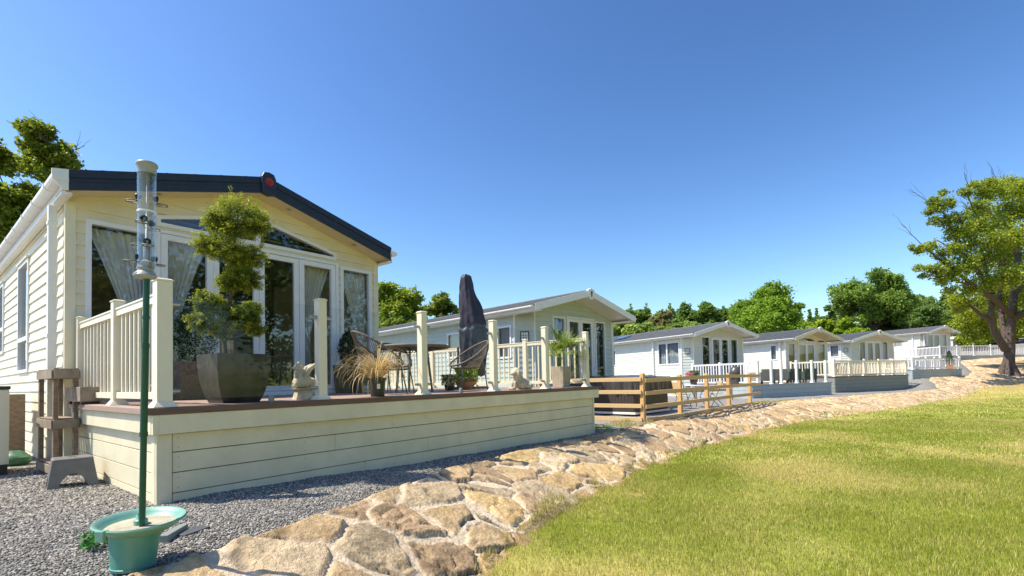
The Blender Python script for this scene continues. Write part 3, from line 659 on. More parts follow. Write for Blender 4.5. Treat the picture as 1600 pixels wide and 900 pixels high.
# ---------------------------------------------------------------- the row beyond
def lamp(parent, x, y, z, rz):
    M = Matrix.Translation((x, y, z)) @ Matrix.Rotation(rz, 4, 'Z')
    mb = MB(); mb.box(-.13, .13, -.05, .0, -.15, .15, M); f = mb.build('wall_lamp', 'lamp_black', parent, bevel=.01)
    g = MB(); g.box(-.10, .10, -.058, -.05, -.12, .12, M); g.build('lamp_glass', 'lamp_glass', f)
    b2 = MB(); 
    for q in (-.033, .033): b2.box(q-.005, q+.005, -.062, -.058, -.12, .12, M); b2.box(-.10, .10, -.0615, -.0585, q-.005, q+.005, M)
    b2.build('lamp_grille', 'lamp_black', f)
def row_caravan(label, right, az, W, floor, eave, L, smat, roofmat, bargemat, front_px, side_px, pipe_px=None, lamp_at=True, ch=.42, ohf=.8, ohs=.32, bd=.2, under=.8, arch=False, wave=0, skylight=False, s=.26, toppx=None):
    rz = R(az); X = Vector((math.cos(rz), math.sin(rz), 0)); o = Vector((right[0], right[1], floor))-X*W
    root = thing('holiday_caravan', label, 'caravan', o, rz, 'holiday homes in a row along the terrace')
    F = lambda u, of, z: (u, -of, z); S = lambda u, of, z: (-of, u, z); H = eave-floor
    fr = []
    for a, b_, topy in front_px:
        (ua, _), (ub, _) = wall_uz(o, rz, a, 570), wall_uz(o, rz, b_, 570); zt = wall_uz(o, rz, (a+b_)/2, topy)[1]
        fr.append((max(ua, ch+.1), min(ub, W-.12), zt))
    sd = []
    for a, b_, ty, by in side_px:
        ya, yb = wall_uz(o, rz, b_, 570, True)[0], wall_uz(o, rz, a, 570, True)[0]; zm = (a+b_)/2
        z1 = wall_uz(o, rz, zm, ty, True)[1]; z0 = wall_uz(o, rz, zm, by, True)[1]
        sd.append((max(ya, ch+.12), yb, z0, min(z1, H-.12)))
    hf = [rect(a, b_, .04, t) for a, b_, t in fr]; hl = [rect(a, b_, c_, d) for a, b_, c_, d in sd]
    if arch:
        c = W/2; t0 = fr[1][2]+.05; ap = [(fr[1][0], t0), (fr[1][1], t0), (fr[1][1], t0+.12), (c+.35, t0+.30), (c-.35, t0+.30), (fr[1][0], t0+.12)]; hf.append(ap)
        for q in (0, 2): a, b_, t = fr[q]; hf.append(rect(a, b_, t+.05, t+.24))
    Hc = shell(root, W, H, L, s, ohf, ohs, bd, smat, hf, hl, under, ch)
    for k, h in enumerate(hf):
        if k == 1:
            a, b_, t = fr[1]; md = (a+b_)/2; dr = MB(); ring(dr, F, h, .05, .04, -.05); dr.build('door_frame', 'white_frame', root)
            for q0, q1 in ((a+.055, md-.003), (md+.003, b_-.055)): window(F, rect(q0, q1, .07, t-.055), root, w=.10, o1=.02, gl='window_glass_far', name='door')
        else: window(F, h, root, gl='window_glass_far', w=.05)
    for a, b_, c_, d in sd:
        window(S, rect(a, b_, c_, d), root, gl='window_glass_far', w=.06, bars=[('v', a+(b_-a)*.58, .045)] if (b_-a) > .9 else [])
        curtain(S, a+.05, b_-.05, c_+.05, d-.03, root, 'curtain_light', off=-.12, folds=8)
    for k, (a, b_, t) in enumerate(fr):
        if k != 1: curtain(F, a+.05, b_-.05, .1, t-.05, root, 'curtain_light', off=-.2, folds=5, tie=None if k else 'L')
        else: curtain(F, a+.1, a+(b_-a)*.5, .1, t-.1, root, 'curtain', off=-.3, folds=7); curtain(F, a+(b_-a)*.5, b_-.1, .1, t-.1, root, 'curtain', off=-.34, folds=7, tie='R')
    roof(root, W, Hc, s, -ohf+.02, L+.1, ohs+.02, roofmat, wave=wave); barge(root, W, Hc, s, -ohf, ohs, bd, bargemat); soffit(root, W, Hc, s, -ohf, ohs+.02, bd, bargemat)
    for x, sg in ((-ohs-.06, -1), (W+ohs+.06, 1)):
        gutter(root, x, Hc-s*(W/2+ohs)-.05, -ohf+.05, L, sg, .06)
        mb = MB(); xa, xb = sorted((x-sg*.03, W/2+sg*(W/2+.0))); mb.box(xa, xb, -ohf+.04, L, Hc-s*(W/2+ohs)-bd+.03, Hc-s*(W/2+ohs)-bd+.05); mb.build('eaves_board', 'white_plastic', root)
        mb = MB(); q = W/2+sg*(W/2+ohs); mb.box(q-.012, q+.012, -ohf+.04, L, Hc-s*(W/2+ohs)-bd+.03, Hc-s*(W/2+ohs)-.03); mb.build('fascia', 'white_plastic', root)
    if pipe_px: 
        y = wall_uz(o, rz, pipe_px, 560, True)[0]; downpipe(root, -.06, y, -under, H-.05, w=.05)
    mb = MB(); c = W/2; P = [(c-.16, Hc-.01), (c, Hc+.05), (c+.16, Hc-.01), (c+.07, Hc-bd-.10), (c-.07, Hc-bd-.10)]; cp = mb.prism(P, lambda u, v: (u, -ohf-.04, v), lambda u, v: (u, -ohf+.05, v)).build('ridge_cap', 'white_plastic', root, bevel=.01)
    mb = MB(); mb.prism([(c-.05, Hc-.05), (c+.05, Hc-.05), (c+.02, Hc-bd-.03), (c-.02, Hc-bd-.03)], lambda u, v: (u, -ohf-.045, v), lambda u, v: (u, -ohf-.039, v)); mb.build('ridge_vent', 'roof_grey', cp)
    if lamp_at and ch: lamp(root, ch/2, ch/2, 1.78 if H > 2.2 else 1.5, R(-45))
    if skylight:
        mb = MB(); 
        for y0_ in (5.6, 7.0):
            P = [(.35, Hc-s*(c-.35)+.03), (1.15, Hc-s*(c-1.15)+.03), (1.15, Hc-s*(c-1.15)+.09), (.35, Hc-s*(c-.35)+.09)]; mb.prism(P, lambda u, v, y0_=y0_: (u, y0_, v), lambda u, v, y0_=y0_: (u, y0_+.9, v))
        mb.build('roof_window', 'window_glass_far', root)
    return root
cvs = []
cvs.append(row_caravan('pale sage holiday home with white bargeboards, just beyond the furled parasol', (14.07, 2.78), -8, 4.3, -.35, 2.12, 12, 'sage_siding', 'roof_grey', 'white_plastic',
    [(864, 884, 495), (886, 929, 497), (930.5, 946, 503)], [(778, 817, 508, 560), (700, 722, 520, 560)], None, ohf=.75))
cvs.append(row_caravan('white-sided holiday home with a black wall lamp, behind the new timber fence', (28.28, 1.94), -24, 4.3, -.29, 2.25, 12, 'mist_siding', 'roof_grey', 'white_plastic',
    [(1096.7, 1110, 526), (1112, 1141, 527), (1142, 1153, 529)], [(1029, 1064, 533, 570), (955, 963, 547, 572)], 1022, skylight=True))
cvs.append(row_caravan('ivory holiday home with a dark tiled roof and arched window over its doors', (36.31, -1.25), -24.5, 4.25, -.02, 2.22, 12, 'ivory_siding', 'roof_slate', 'cream_paint',
    [(1231.5, 1242.6, 536), (1247, 1274.5, 535.5), (1278, 1289.6, 537)], [(1204.5, 1215, 538, 563)], 1220, lamp_at=False, ch=0, ohf=.9, arch=True, wave=.025, under=.9))
cvs.append(row_caravan('pale blue-grey holiday home with a round-bottomed wall lamp, above the cream railings', (44.19, -4.57), -37.5, 4.3, .29, 2.34, 12, 'mist_siding', 'roof_slate', 'white_plastic',
    [(1343, 1353, 534), (1354, 1378, 533), (1379, 1388, 534)], [(1298, 1320, 537, 558)], 1396 if False else None, under=.9))
cvs.append(row_caravan('farthest pale holiday home on the rise, its white railed deck reaching the big tree', (68.2, -9.1), -31.5, 4.3, 1.5, 4.05, 14, 'pale_siding', 'roof_grey', 'white_plastic',
    [(1439, 1445.5, 523), (1448.6, 1470, 521.5), (1472, 1480.5, 523)], [(1398, 1412, 528, 542)], 1428, lamp_at=False, ch=.35, under=1.2))
# fragment of one more white unit behind
r7 = thing('caravan_fragment', 'fragment of one more white holiday home just right of the farthest holiday home', 'holiday_unit', LD(697/767*62, 62, 1.6), R(-30))
MB().box(-.9, .9, 0, 2, -.6, 2.55).build('fragment_wall', 'skirt_white', r7, bevel=.02); mb = MB(); mb.prism([(-1.05, 2.5), (1.05, 2.5), (.8, 2.75), (0, 2.85), (-.8, 2.75)], lambda u, v: (u, -.15, v), lambda u, v: (u, 2.1, v)); mb.build('fragment_roof', 'white_plastic', r7)
mb = MB(); mb.box(-.35, .35, -.02, .0, -.3, 1.7); mb.build('door', 'white_frame', r7, bevel=.01); mb = MB(); mb.box(-.3, .3, -.175, -.15, 2.5, 2.62); mb.build('vent', 'roof_slate', r7)

# ============================================================ DECKS
def post_mesh(h, a=.055):
    mb = MB(); mb.frus(0, 0, .035, h-.02, a, a); mb.frus(0, 0, h-.02, h-.008, a+.008, a+.008); mb.frus(0, 0, h-.008, h+.004, a+.008, a-.01)
    mb.frus(0, 0, .0, .012, a+.035, a+.03); mb.frus(0, 0, .012, .05, a+.028, a+.004); return mb
def add_post(parent, x, y, h, mat, a=.055):
    o = post_mesh(h, a).build('post', mat, parent, bevel=.004); o.location = (x, y, 0); return o
def rail_panel(parent, p, q, z0, z1, mat, n=None, t=.016, gap=.125):
    p, q = Vector((*p, 0)), Vector((*q, 0)); d = q-p; L = d.length; M = Matrix.Translation(p) @ Matrix.Rotation(math.atan2(d.y, d.x), 4, 'Z')
    mb = MB(); mb.box(0, L, -.028, .028, z1-.075, z1-.012, M); mb.box(0, L, -.036, .036, z1-.012, z1+.008, M); mb.box(0, L, -.026, .026, z0, z0+.065, M)
    n = n or max(2, int(L/gap)-1)
    for i in range(n): x = L*(i+1)/(n+1); mb.box(x-t, x+t, -t*.8, t*.8, z0+.065, z1-.075, M)
    return mb.build('railing_panel', mat, parent, bevel=.003)
def clamp(parent, x, y, z, sx, sy):
    mb = MB(); mb.tube([(x, y, z), (x+sx*.045, y+sy*.045, z)], .022, 10); mb.tube([(x+sx*.04, y+sy*.04, z), (x+sx*.075, y+sy*.075, z)], .017, 10)
    return mb.build('glass_clamp', 'steel', parent, smooth=True)
def planks(mb, x0, x1, y0, y1, z, w=.142, th=.025):
    y = y0; 
    while y < y1-.01: mb.box(x0, x1, y, min(y+w-.006, y1), z-th, z); y += w

dk = thing('raised_deck', 'near composite deck with cream boarded skirt, brown edge and glass balustrade', 'deck', (0, 0, 0))
mb = MB(); planks(mb, -.06, 7.80, .06, 3.07, 0); planks(mb, 4.66, 7.78, 3.09, 7.8, 0); mb.build('decking', 'deck_board', dk, bevel=.003)
mb = MB(); mb.box(-.085, 7.88, -.075, .055, -.060, -.002); e1 = mb.build('front_edging', 'deck_edge', dk, bevel=.005)
[MB().box(a, b_, .058, y, -.060, -.002).build('side_edging', 'deck_board', dk, bevel=.005) for a, b_, y in ((-.085, -.062, 3.05), (7.80, 7.88, 7.8))]
mb = MB(); mb.box(.02, 7.66, .06, 3.0, -1.1, -.09); mb.box(4.8, 7.66, 3.0, 7.7, -1.1, -.09); mb.build('underside', 'dark', dk)  # solid black fill: shade behind the skirt gaps put in as colour
# fascia board, proud of the skirting
mb = MB(); mb.box(.0, 7.775, -.062, -.036, -.232, -.062); mb.box(-.046, -.0, -.062, -.02, -.232, -.062); mb.box(-.05, -.024, -.018, 3.05, -.232, -.062); mb.box(7.75, 7.775, -.034, 7.7, -.232, -.062)
mb.build('fascia_board', 'cream_paint', dk, bevel=.004)
mb = MB(); sc = MB()
zb = [-.235, -.40, -.58, -.76, -1.12]
for k in range(4):
    z1, z0 = zb[k]-.0035, zb[k+1]+.0035
    js = [.115, *[(2.5, 5.1), (1.7, 4.3), (3.1, 5.9), (2.1, 4.9)][k], 7.60]
    for ja, jb in zip(js[:-1], js[1:]): mb.box(ja+.0015, jb-.0015, -.0, .022, z0, z1)
    mb.box(0.0, .022, .03, 3.05, z0, z1); mb.box(7.63, 7.652, .03, 7.7, z0, z1)
    zc = (z0+z1)/2 if k < 3 else -.80
    for x in list(np.arange(.16, 7.6, 1.18))+[7.56]:
        for q in (-.045, .045): sc.tube([(x, -.004, zc+q), (x, .002, zc+q)], .006, 6)
mb.box(-.006, .11, -.012, .02, -1.12, -.236).box(-.010, .0, .02, .11, -1.12, -.236).box(7.605, 7.662, -.012, .02, -1.12, -.236)
mb.build('skirting_boards', 'cream_paint', dk, bevel=.003); sc.build('screws', 'steel', dk)
FP = [0.055, 1.56, 3.05, 4.53, 5.98, 7.45]
for i, x in enumerate(FP):
    p = add_post(dk, x, .04, 1.13, 'cream_post', .060 if i == 0 else .049)
    for z in (.92, .14):
        if i > 0: clamp(p, -.055, 0, z, -1, 0)
        if i < 5: clamp(p, .055, 0, z, 1, 0)
for a, b_ in zip(FP[:-1], FP[1:]): MB().box(a+.085, b_-.085, .034, .046, .06, 1.05).build('glass_panel', 'balustrade_glass', dk, bevel=.002)
add_post(dk, .04, 1.38, 1.10, 'cream_post', .05); add_post(dk, .04, 2.99, 1.08, 'cream_post', .05)
rail_panel(dk, (.04, .10), (.04, 1.33), .07, 1.00, 'cream_post', 8, .014); rail_panel(dk, (.04, 1.43), (.04, 2.94), .07, 1.00, 'cream_post', 9, .014)
sy = [.04, 1.72, 3.3, 4.85, 6.4, 7.75]
for y in sy[1:]: add_post(dk, 7.62, y, 1.10, 'cream_post', .05)
for a, b_ in zip(sy[:-1], sy[1:]): rail_panel(dk, (7.62, a+.05), (7.62, b_-.05), .07, 1.02, 'cream_post', 9, .017)
add_post(dk, 4.9, 7.75, 1.10, 'cream_post', .05); rail_panel(dk, (4.95, 7.75), (6.2, 7.75), .07, 1.0, 'cream_post', 8, .017); rail_panel(dk, (6.2, 7.75), (7.57, 7.75), .07, 1.0, 'cream_post', 9, .017)

def row_deck(label, corner, az, w, d, zt, sk, skmat, edge, posts, ph, pmat, infill, side='rail', right=False, sidemat=None, groupn='raised decks along the terrace', back=0):
    root = thing('raised_deck', label, 'deck', (corner[0], corner[1], zt), R(az), groupn)
    mb = MB(); planks(mb, 0, w, 0, d, 0); mb.build('decking', 'deck_board', root)
    mb = MB(); mb.box(-.05, w+.05, -.05, -.002, -.05, .0); mb.box(-.05, -.002, 0, d, -.05, 0).box(w+.002, w+.05, 0, d, -.05, 0); mb.build('edging', edge, root)
    mb = MB(); n = max(2, int(round((sk-.05)/.19))); hh = (sk-.05)/n
    for k in range(n+2): z1 = -.052-k*hh; mb.box(.0, w, -.018+.006*(k > 0), .0, z1-hh+.006, z1-.002).box(-.018, .0, 0, d+back, z1-hh+.006, z1-.002).box(w, w+.018, 0, d, z1-hh+.006, z1-.002)
    mb.build('skirting_boards', skmat, root); MB().box(.03, w-.03, .03, d, -sk-.3, -.06).build('underside', 'dark', root)  # black block painted dark for the shade beneath the boards
    for x in posts: add_post(root, x, .06, ph, pmat, .05)
    for a, b_ in zip(posts[:-1], posts[1:]):
        if infill == 'glass': MB().box(a+.07, b_-.07, .054, .066, .07, ph-.12).build('glass_panel', 'balustrade_glass', root)
        else: rail_panel(root, (a+.05, .06), (b_-.05, .06), .07, ph-.08, pmat, None, .02, .15)
    ns = 2; ys = [.06+(d-.1)*i/ns for i in range(ns+1)]
    for X_, on in ((.05, side), (w-.05, 'rail' if right else None)):
        if on:
            for y in ys[1:]: add_post(root, X_, y, ph-.03, pmat, .05)
            for a, b_ in zip(ys[:-1], ys[1:]): rail_panel(root, (X_, a+.05), (X_, b_-.05), .07, ph-.1, pmat, None, .022, .15)
    return root
def lpx(px, corner, az):      # station along a deck front under photo column px
    return wall_uz((corner[0], corner[1], 0), R(az), px, 570)[0]
pm('rail_white', (.80, .79, .79), .4, .04, 5)
C3 = (23.02, .36); d3 = row_deck('grey-blue skirted deck with slim white posts and a white side railing', C3, -24, 6.15, 3.5, -.29, .70, 'skirt_blue', 'skirt_grey', [lpx(p, C3, -24) for p in (1185, 1206.5, 1222, 1246, 1270, 1291.5)], 1.12, 'rail_white', 'glass', back=10)
C4 = (CAM.x+27.5*math.cos(_y)+18.05*math.sin(_y), CAM.y+27.5*math.sin(_y)-18.05*math.cos(_y))
d4 = row_deck('cream railed deck on a dark grey-green boarded base', C4, -24.5, 7.8, 2.6, -.03, .86, 'skirt_green', 'deck_edge', [.05]+[lpx(p, C4, -24.5) for p in (1329, 1352, 1374.6, 1397)]+[7.72], .98, 'cream_post', 'rail', right=True)
C5 = LD(.815*32.3, 32.3); d5 = row_deck('small white railed deck on a grey base with a potted topiary cone', (C5.x, C5.y), -37.5, 4.3, 2.9, .28, .42, 'skirt_grey', 'skirt_grey', [lpx(p, C5, -37.5) for p in (1427, 1449, 1462, 1471)]+[4.25], .82, 'rail_white', 'rail', right=True)
C6 = LD(.873*45, 45); d6 = row_deck('farthest white railed deck, long and level, ending behind the big tree', (C6.x, C6.y), -50, 9.2, 6.6, 1.48, .50, 'skirt_grey', 'skirt_grey', [.05]+[lpx(p, C6, -50) for p in (1497, 1523, 1550, 1577)]+[9.1], 1.0, 'rail_white', 'rail', right=False)

# post-and-rail fence round the neighbouring plot
fn = thing('timber_fence', 'new yellow-brown post and rail fence with three rails beside the stone bank', 'fence', (0, 0, 0))
fp = [at(1003, 575, d=12.0), at(1061, 575, d=12.9), at(1103, 575, d=14.2), at(1137, 575, d=15.6), at(1170, 575, d=17.2)]
zg = [float(hG(p.x, p.y)) for p in fp]
for p, z in zip(fp, zg):
    mb = MB(); h = 1.16 if p is fp[0] else 1.08
    mb.box(-.05, .05, -.05, .05, -.2, h); mb.frus(0, 0, h, h+.02, .05, .035); o = mb.build('post', 'wood_post', fn, bevel=.006); o.location = (p.x, p.y, z); o.rotation_euler.z = R(-6)
def frail(a, za, b_, zb, name='rail', t=.022, h=.05, off=-.075):
    a, b_ = Vector((a.x, a.y, za)), Vector((b_.x, b_.y, zb)); d = (b_-a); n = Vector((d.y, -d.x, 0)).normalized()
    A, B = a+n*(-off), b_+n*(-off); mb = MB(); vs = []
    for P in (A, B):
        for s_, q in ((-1, -1), (1, -1), (1, 1), (-1, 1)): vs.append(P+n*t*s_+Vector((0, 0, h*q)))
    mb.add(vs, [(0, 3, 2, 1), (4, 5, 6, 7), (0, 1, 5, 4), (1, 2, 6, 5), (2, 3, 7, 6), (3, 0, 4, 7)]); return mb.build(name, 'wood_new', fn, bevel=.006)
endp = fp[4]+(fp[4]-fp[3])*.45
for k, h in enumerate((1.0, .69, .36, .04)):
    for i in range(3): frail(fp[i], zg[i]+h, fp[i+1], zg[i+1]+h)
    frail(fp[3], zg[3]+h, endp if k < 3 else fp[4], zg[4]+h+(0.0))
bk = fp[0]+Vector((-.10, 3.0, 0)); zk = zg[0]
for h in (1.03, .72, .38, .05): frail(bk, zk+h, fp[0]-Vector((.0, .0, 0)), zk+h)
mb = MB(); mb.box(-.05, .05, -.05, .05, -.2, 1.12); o = mb.build('post', 'wood_post', fn, bevel=.006); o.location = (bk.x, bk.y, zk)
fn2 = thing('timber_fence', 'low weathered timber rail behind the garden table, against the white skirting', 'fence', (0, 0, 0))
a, b_ = Vector((15.2, 3.6, -.85)), Vector((21.4, .85, -.85)); d = (b_-a).normalized(); M = Matrix.Translation(a) @ Matrix.Rotation(math.atan2(d.y, d.x), 4, 'Z'); L_ = (b_-a).length
MB().box(0, L_, -.02, .02, .34, .44, M).build('rail', 'wood_new', fn2)
for i in range(4): x = L_*i/3; MB().box(x-.04, x+.04, -.04, .04, -.1, .72 if i == 0 else .5, M).build('post', 'wood_new', fn2)

# ============================================================ TREES
def leafcloud(P, size, r, up=.95, asp=.62):
    n = len(P); u = r.normal(size=(n, 3)); u[:, 2] *= .8; u /= np.linalg.norm(u, axis=1, keepdims=True)
    nn = r.normal(size=(n, 3)); nn[:, 2] = np.abs(nn[:, 2])+up; v = np.cross(nn, u); v /= np.linalg.norm(v, axis=1, keepdims=True)
    s = (size*r.uniform(.6, 1.4, n))[:, None]
    return np.stack([P-u*s*.5, P+v*s*asp*.5-u*s*.05, P+u*s*.5, P-v*s*asp*.5-u*s*.05], 1)
def crown_mesh(name, parent, clusters, n, size, g1, g2, seed, shell=.55, flat=.75, hue=.18, tws=.17):
    r = np.random.default_rng(seed); cl = np.array(clusters, float); wt = cl[:, 3]**1.7; wt = wt/wt.sum(); idx = r.choice(len(cl), n, p=wt)
    d = r.normal(size=(n, 3)); d /= np.linalg.norm(d, axis=1, keepdims=True); rad = r.uniform(0, 1, n)**(shell)*(1+.25*r.normal(size=n)*.5)
    # sub-clumping: snap a share of leaves to twigs
    tw = r.normal(size=(len(cl), 26, 3)); tw /= np.linalg.norm(tw, axis=2, keepdims=True); tw *= r.uniform(.55, 1.08, (len(cl), 26, 1))
    t = tw[idx, r.integers(0, 26, n)]; use = r.uniform(0, 1, n) < .72
    off = np.where(use[:, None], t+r.normal(size=(n, 3))*tws, d*rad[:, None])
    P = cl[idx, :3]+off*cl[idx, 3:4]*np.array([1, 1, flat])
    Q = leafcloud(P, size, r); q = r.uniform(0, 1, (n, 1)); ch = r.uniform(0, 1, (len(cl), 1))[idx]; k = np.clip(.6*q+.4*ch, 0, 1)
    c = (np.array(g1)*(1-k)+np.array(g2)*k)*1.15; c = c*(1+hue*r.normal(size=(n, 1))*.6)
    C = np.repeat(np.clip(c, .004, .6), 4, 0); return npmesh(name, Q.reshape(-1, 3), np.arange(4*n).reshape(-1, 4), 'leaf', parent, C)
def limb(mb, a, b_, r0, r1, rd, sag=.0, seg=5, wob=.12):
    a, b_ = Vector(a), Vector(b_); L = (b_-a).length; pts = []
    for i in range(seg+1):
        t = i/seg; p = a.lerp(b_, t); k = L*wob*math.sin(t*math.pi)
        p += Vector((rd.uniform(-1, 1), rd.uniform(-1, 1), rd.uniform(-.5, 1)))*k*.5+Vector((0, 0, sag*math.sin(t*math.pi)*L)); pts.append(p)
    pts[0] = a; mb.tube(pts, [r0+(r1-r0)*(i/seg)**.8 for i in range(seg+1)], 7); return pts
def tree(label, base, H, crown, n, size, g1, g2, seed, cat='tree', kind='broadleaf_tree', group=None, tr=.22, crown_base=.3, nc=22, rc=.34, bark='bark_dark', conif=False, lean=(0, 0), top=None, shape='round', bare=0):
    """crown: radius; clusters placed in an uneven ellipsoid above crown_base*H"""
    rd = random.Random(seed); root = thing(kind, label, cat, base, rd.uniform(0, 6), group); zb = crown_base*H; cz = (H+zb)/2; rz_ = (H-zb)/2; cl = []
    if conif:
        for i in range(nc):
            t = i/(nc-1); z = zb+(H-zb)*t; rr = crown*(1-t)**.85; a = rd.uniform(0, 6.28); cl.append((math.cos(a)*rr*.25, math.sin(a)*rr*.25, z, max(.22, rr*.85)))
            if rr > .6: cl += [(math.cos(a+q)*rr*.6, math.sin(a+q)*rr*.6, z-.3, rr*.5) for q in (1.6, 3.1, 4.7)]
    else:
        for i in range(nc):
            a = rd.uniform(0, 6.28); ct = rd.uniform(-1, 1); k = rd.uniform(.45, .92); st_ = math.sqrt(1-ct*ct)
            x, y, z = crown*k*st_*math.cos(a), crown*k*st_*math.sin(a), cz+rz_*k*ct
            if shape == 'umbrella' and ct < 0: z = cz+rz_*k*ct*.3
            cl.append((x+lean[0]*(z/H), y+lean[1]*(z/H), z, crown*rc*rd.uniform(.7, 1.25)))
        cl.append((0, 0, cz, crown*.5))
    crown_mesh('crown', root, cl, n, size, g1, g2, seed)
    mb = MB(); tp = (lean[0]*.5, lean[1]*.5, cz if not conif else H*.96); limb(mb, (0, 0, -.4), tp, tr*1.25, tr*.35 if not conif else .04, rd, wob=.03)
    if not conif:
        for c in cl[:10]: limb(mb, (tp[0]*.5, tp[1]*.5, zb*.9+rd.uniform(-.1, .3)*zb), c[:3], tr*.42, tr*.06, rd)
    mb.build('trunk', bark, root, smooth=True)
    for i in range(bare):
        mb = MB(); c = max(rd.sample(cl, 3), key=lambda q: q[2]); a = rd.uniform(0, 6.28); o = Vector(c[:3]); e = o+Vector((math.cos(a)*c[3]*1.1, math.sin(a)*c[3]*1.1, c[3]*1.3)); limb(mb, o, e, .03, .007, rd)
        for q in range(3): limb(mb, o.lerp(e, .45+.15*q), e+Vector((rd.uniform(-.6, .6), rd.uniform(-.6, .6), rd.uniform(-.2, .5))), .013, .004, rd)
        mb.build('bare_branch', 'bark', root)
    return root
BR1, BR2 = (.10, .165, .010), (.34, .41, .04)      # fresh spring foliage
MD1, MD2 = (.075, .125, .012), (.25, .32, .04)
DK1, DK2 = (.07, .12, .025), (.20, .28, .06)
def px_tree(label, px, topy, d, crown_px, n, size, g, seed, gz=None, **kw):
    if d > 50: g = tuple(tuple(min(.55, v*1.4) for v in q) for q in g)  # far leaves lightened in the colour, in place of haze
    P = LD((px-800)/FPX*d, d); horizon = 595-.0216*(px-800); z_top = CAM.z+(horizon-topy)/FPX*d
    gz = float(hG(P.x, P.y)) if gz is None else gz; P.z = gz
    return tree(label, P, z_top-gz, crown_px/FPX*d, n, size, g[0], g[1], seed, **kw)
# left, behind the cream caravan
px_tree('tall ragged green tree rising behind the left end of the near caravan', 46, 168, 20, 84, 60000, .17, (MD1, (.34, .38, .03)), 11, crown_base=.28, nc=30, rc=.34, tr=.2, bare=9)
px_tree('darker tree low at the left edge behind the near caravan gutter', -14, 225, 23, 74, 45000, .18, (MD1, (.26, .32, .03)), 12, crown_base=.05, nc=26, rc=.36, tr=.22)
px_tree('green understorey tree close behind the near caravan roof, left', 70, 330, 24, 46, 22000, .18, (DK1, (.2, .26, .03)), 13, crown_base=.05, nc=14, tr=.15)
# seen between the near caravan and the furled parasol
G1 = 'trees between the first two holiday homes'
px_tree('rounded bright green tree showing right of the near caravan', 618, 446, 30, 54, 36000, .20, (BR1, BR2), 21, crown_base=.1, nc=26, group=G1)
px_tree('looser green tree with a thin top left of the furled parasol', 688, 448, 33, 38, 18000, .20, (MD1, (.30, .36, .06)), 22, crown_base=.1, nc=22, group=G1)
px_tree('low green tree filling the gap between its two taller neighbours', 655, 474, 29, 48, 24000, .20, (BR1, BR2), 23, crown_base=.0, nc=20, group=G1)
px_tree('low green tree just left of the furled parasol', 722, 484, 35, 40, 16000, .22, (MD1, (.28, .34, .04)), 24, crown_base=.0, nc=14, group=G1)
px_tree('green tree mostly hidden behind the near caravan right corner', 575, 462, 34, 38, 14000, .22, (MD1, BR2), 25, crown_base=.0, nc=14, group=G1)
px_tree('tiny treetop peeping over the sage caravan roof', 802, 470, 70, 12, 900, .35, (MD1, BR2), 26, crown_base=.3, nc=8)
# wooded skyline behind the second unit
names = ['dark conifer', 'rounded mid green tree', 'tawny green tree', 'full dark broadleaf']
rr = random.Random(5); sk = [(962,478,'c'),(975,474,'d'),(988,478,'c'),(1001,482,'b'),(1013,476,'c'),(1026,484,'b'),(1037,480,'t'),(1050,477,'c'),(1062,473,'d'),(1078,475,'d'),(1094,477,'b'),(1108,474,'d'),(1122,477,'d'),(1134,480,'c'),(1146,479,'c')]
for i, (px, ty, k) in enumerate(sk):
    d = 92+rr.uniform(-6, 8); cf_ = dict(c=(DK1, DK2), d=(DK1, (.13, .20, .03)), b=(MD1, (.20, .26, .05)), t=((.09, .09, .03), (.25, .23, .09)))[k]
    px_tree({'c': 'narrow dark conifer', 'd': 'full dark green tree', 'b': 'mid green tree', 't': 'tawny half-bare tree'}[k]+' on the wooded skyline, %s' % ['leftmost', 'second from left', 'third from left', 'fourth from left', 'fifth from left', 'sixth from left', 'seventh from left', 'middle one', 'just right of the middle', 'sixth from right', 'fifth from right', 'fourth from right', 'third from right', 'second from right', 'rightmost'][i],
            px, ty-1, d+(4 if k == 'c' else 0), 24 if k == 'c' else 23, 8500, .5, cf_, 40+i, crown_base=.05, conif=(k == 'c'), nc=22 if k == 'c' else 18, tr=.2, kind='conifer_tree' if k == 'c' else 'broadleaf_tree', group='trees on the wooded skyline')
sk2 = [(968,497),(992,503),(1012,500),(1036,496),(1058,501),(1080,498),(1104,500),(1128,499),(1150,501)]
for i, (px, ty) in enumerate(sk2):
    px_tree('bushy lower tree of the skyline wood, %s from the left' % ['first', 'second', 'third', 'fourth', 'fifth', 'sixth', 'seventh', 'eighth', 'ninth and last'][i], px, ty, 78+rr.uniform(-4, 4), 23, 6000, .5, ((.12, .18, .03), (.32, .40, .08)) if i % 2 else ((.08, .13, .03), (.24, .32, .07)), 70+i, crown_base=.0, nc=12, tr=.2, group='lower trees of the skyline wood')
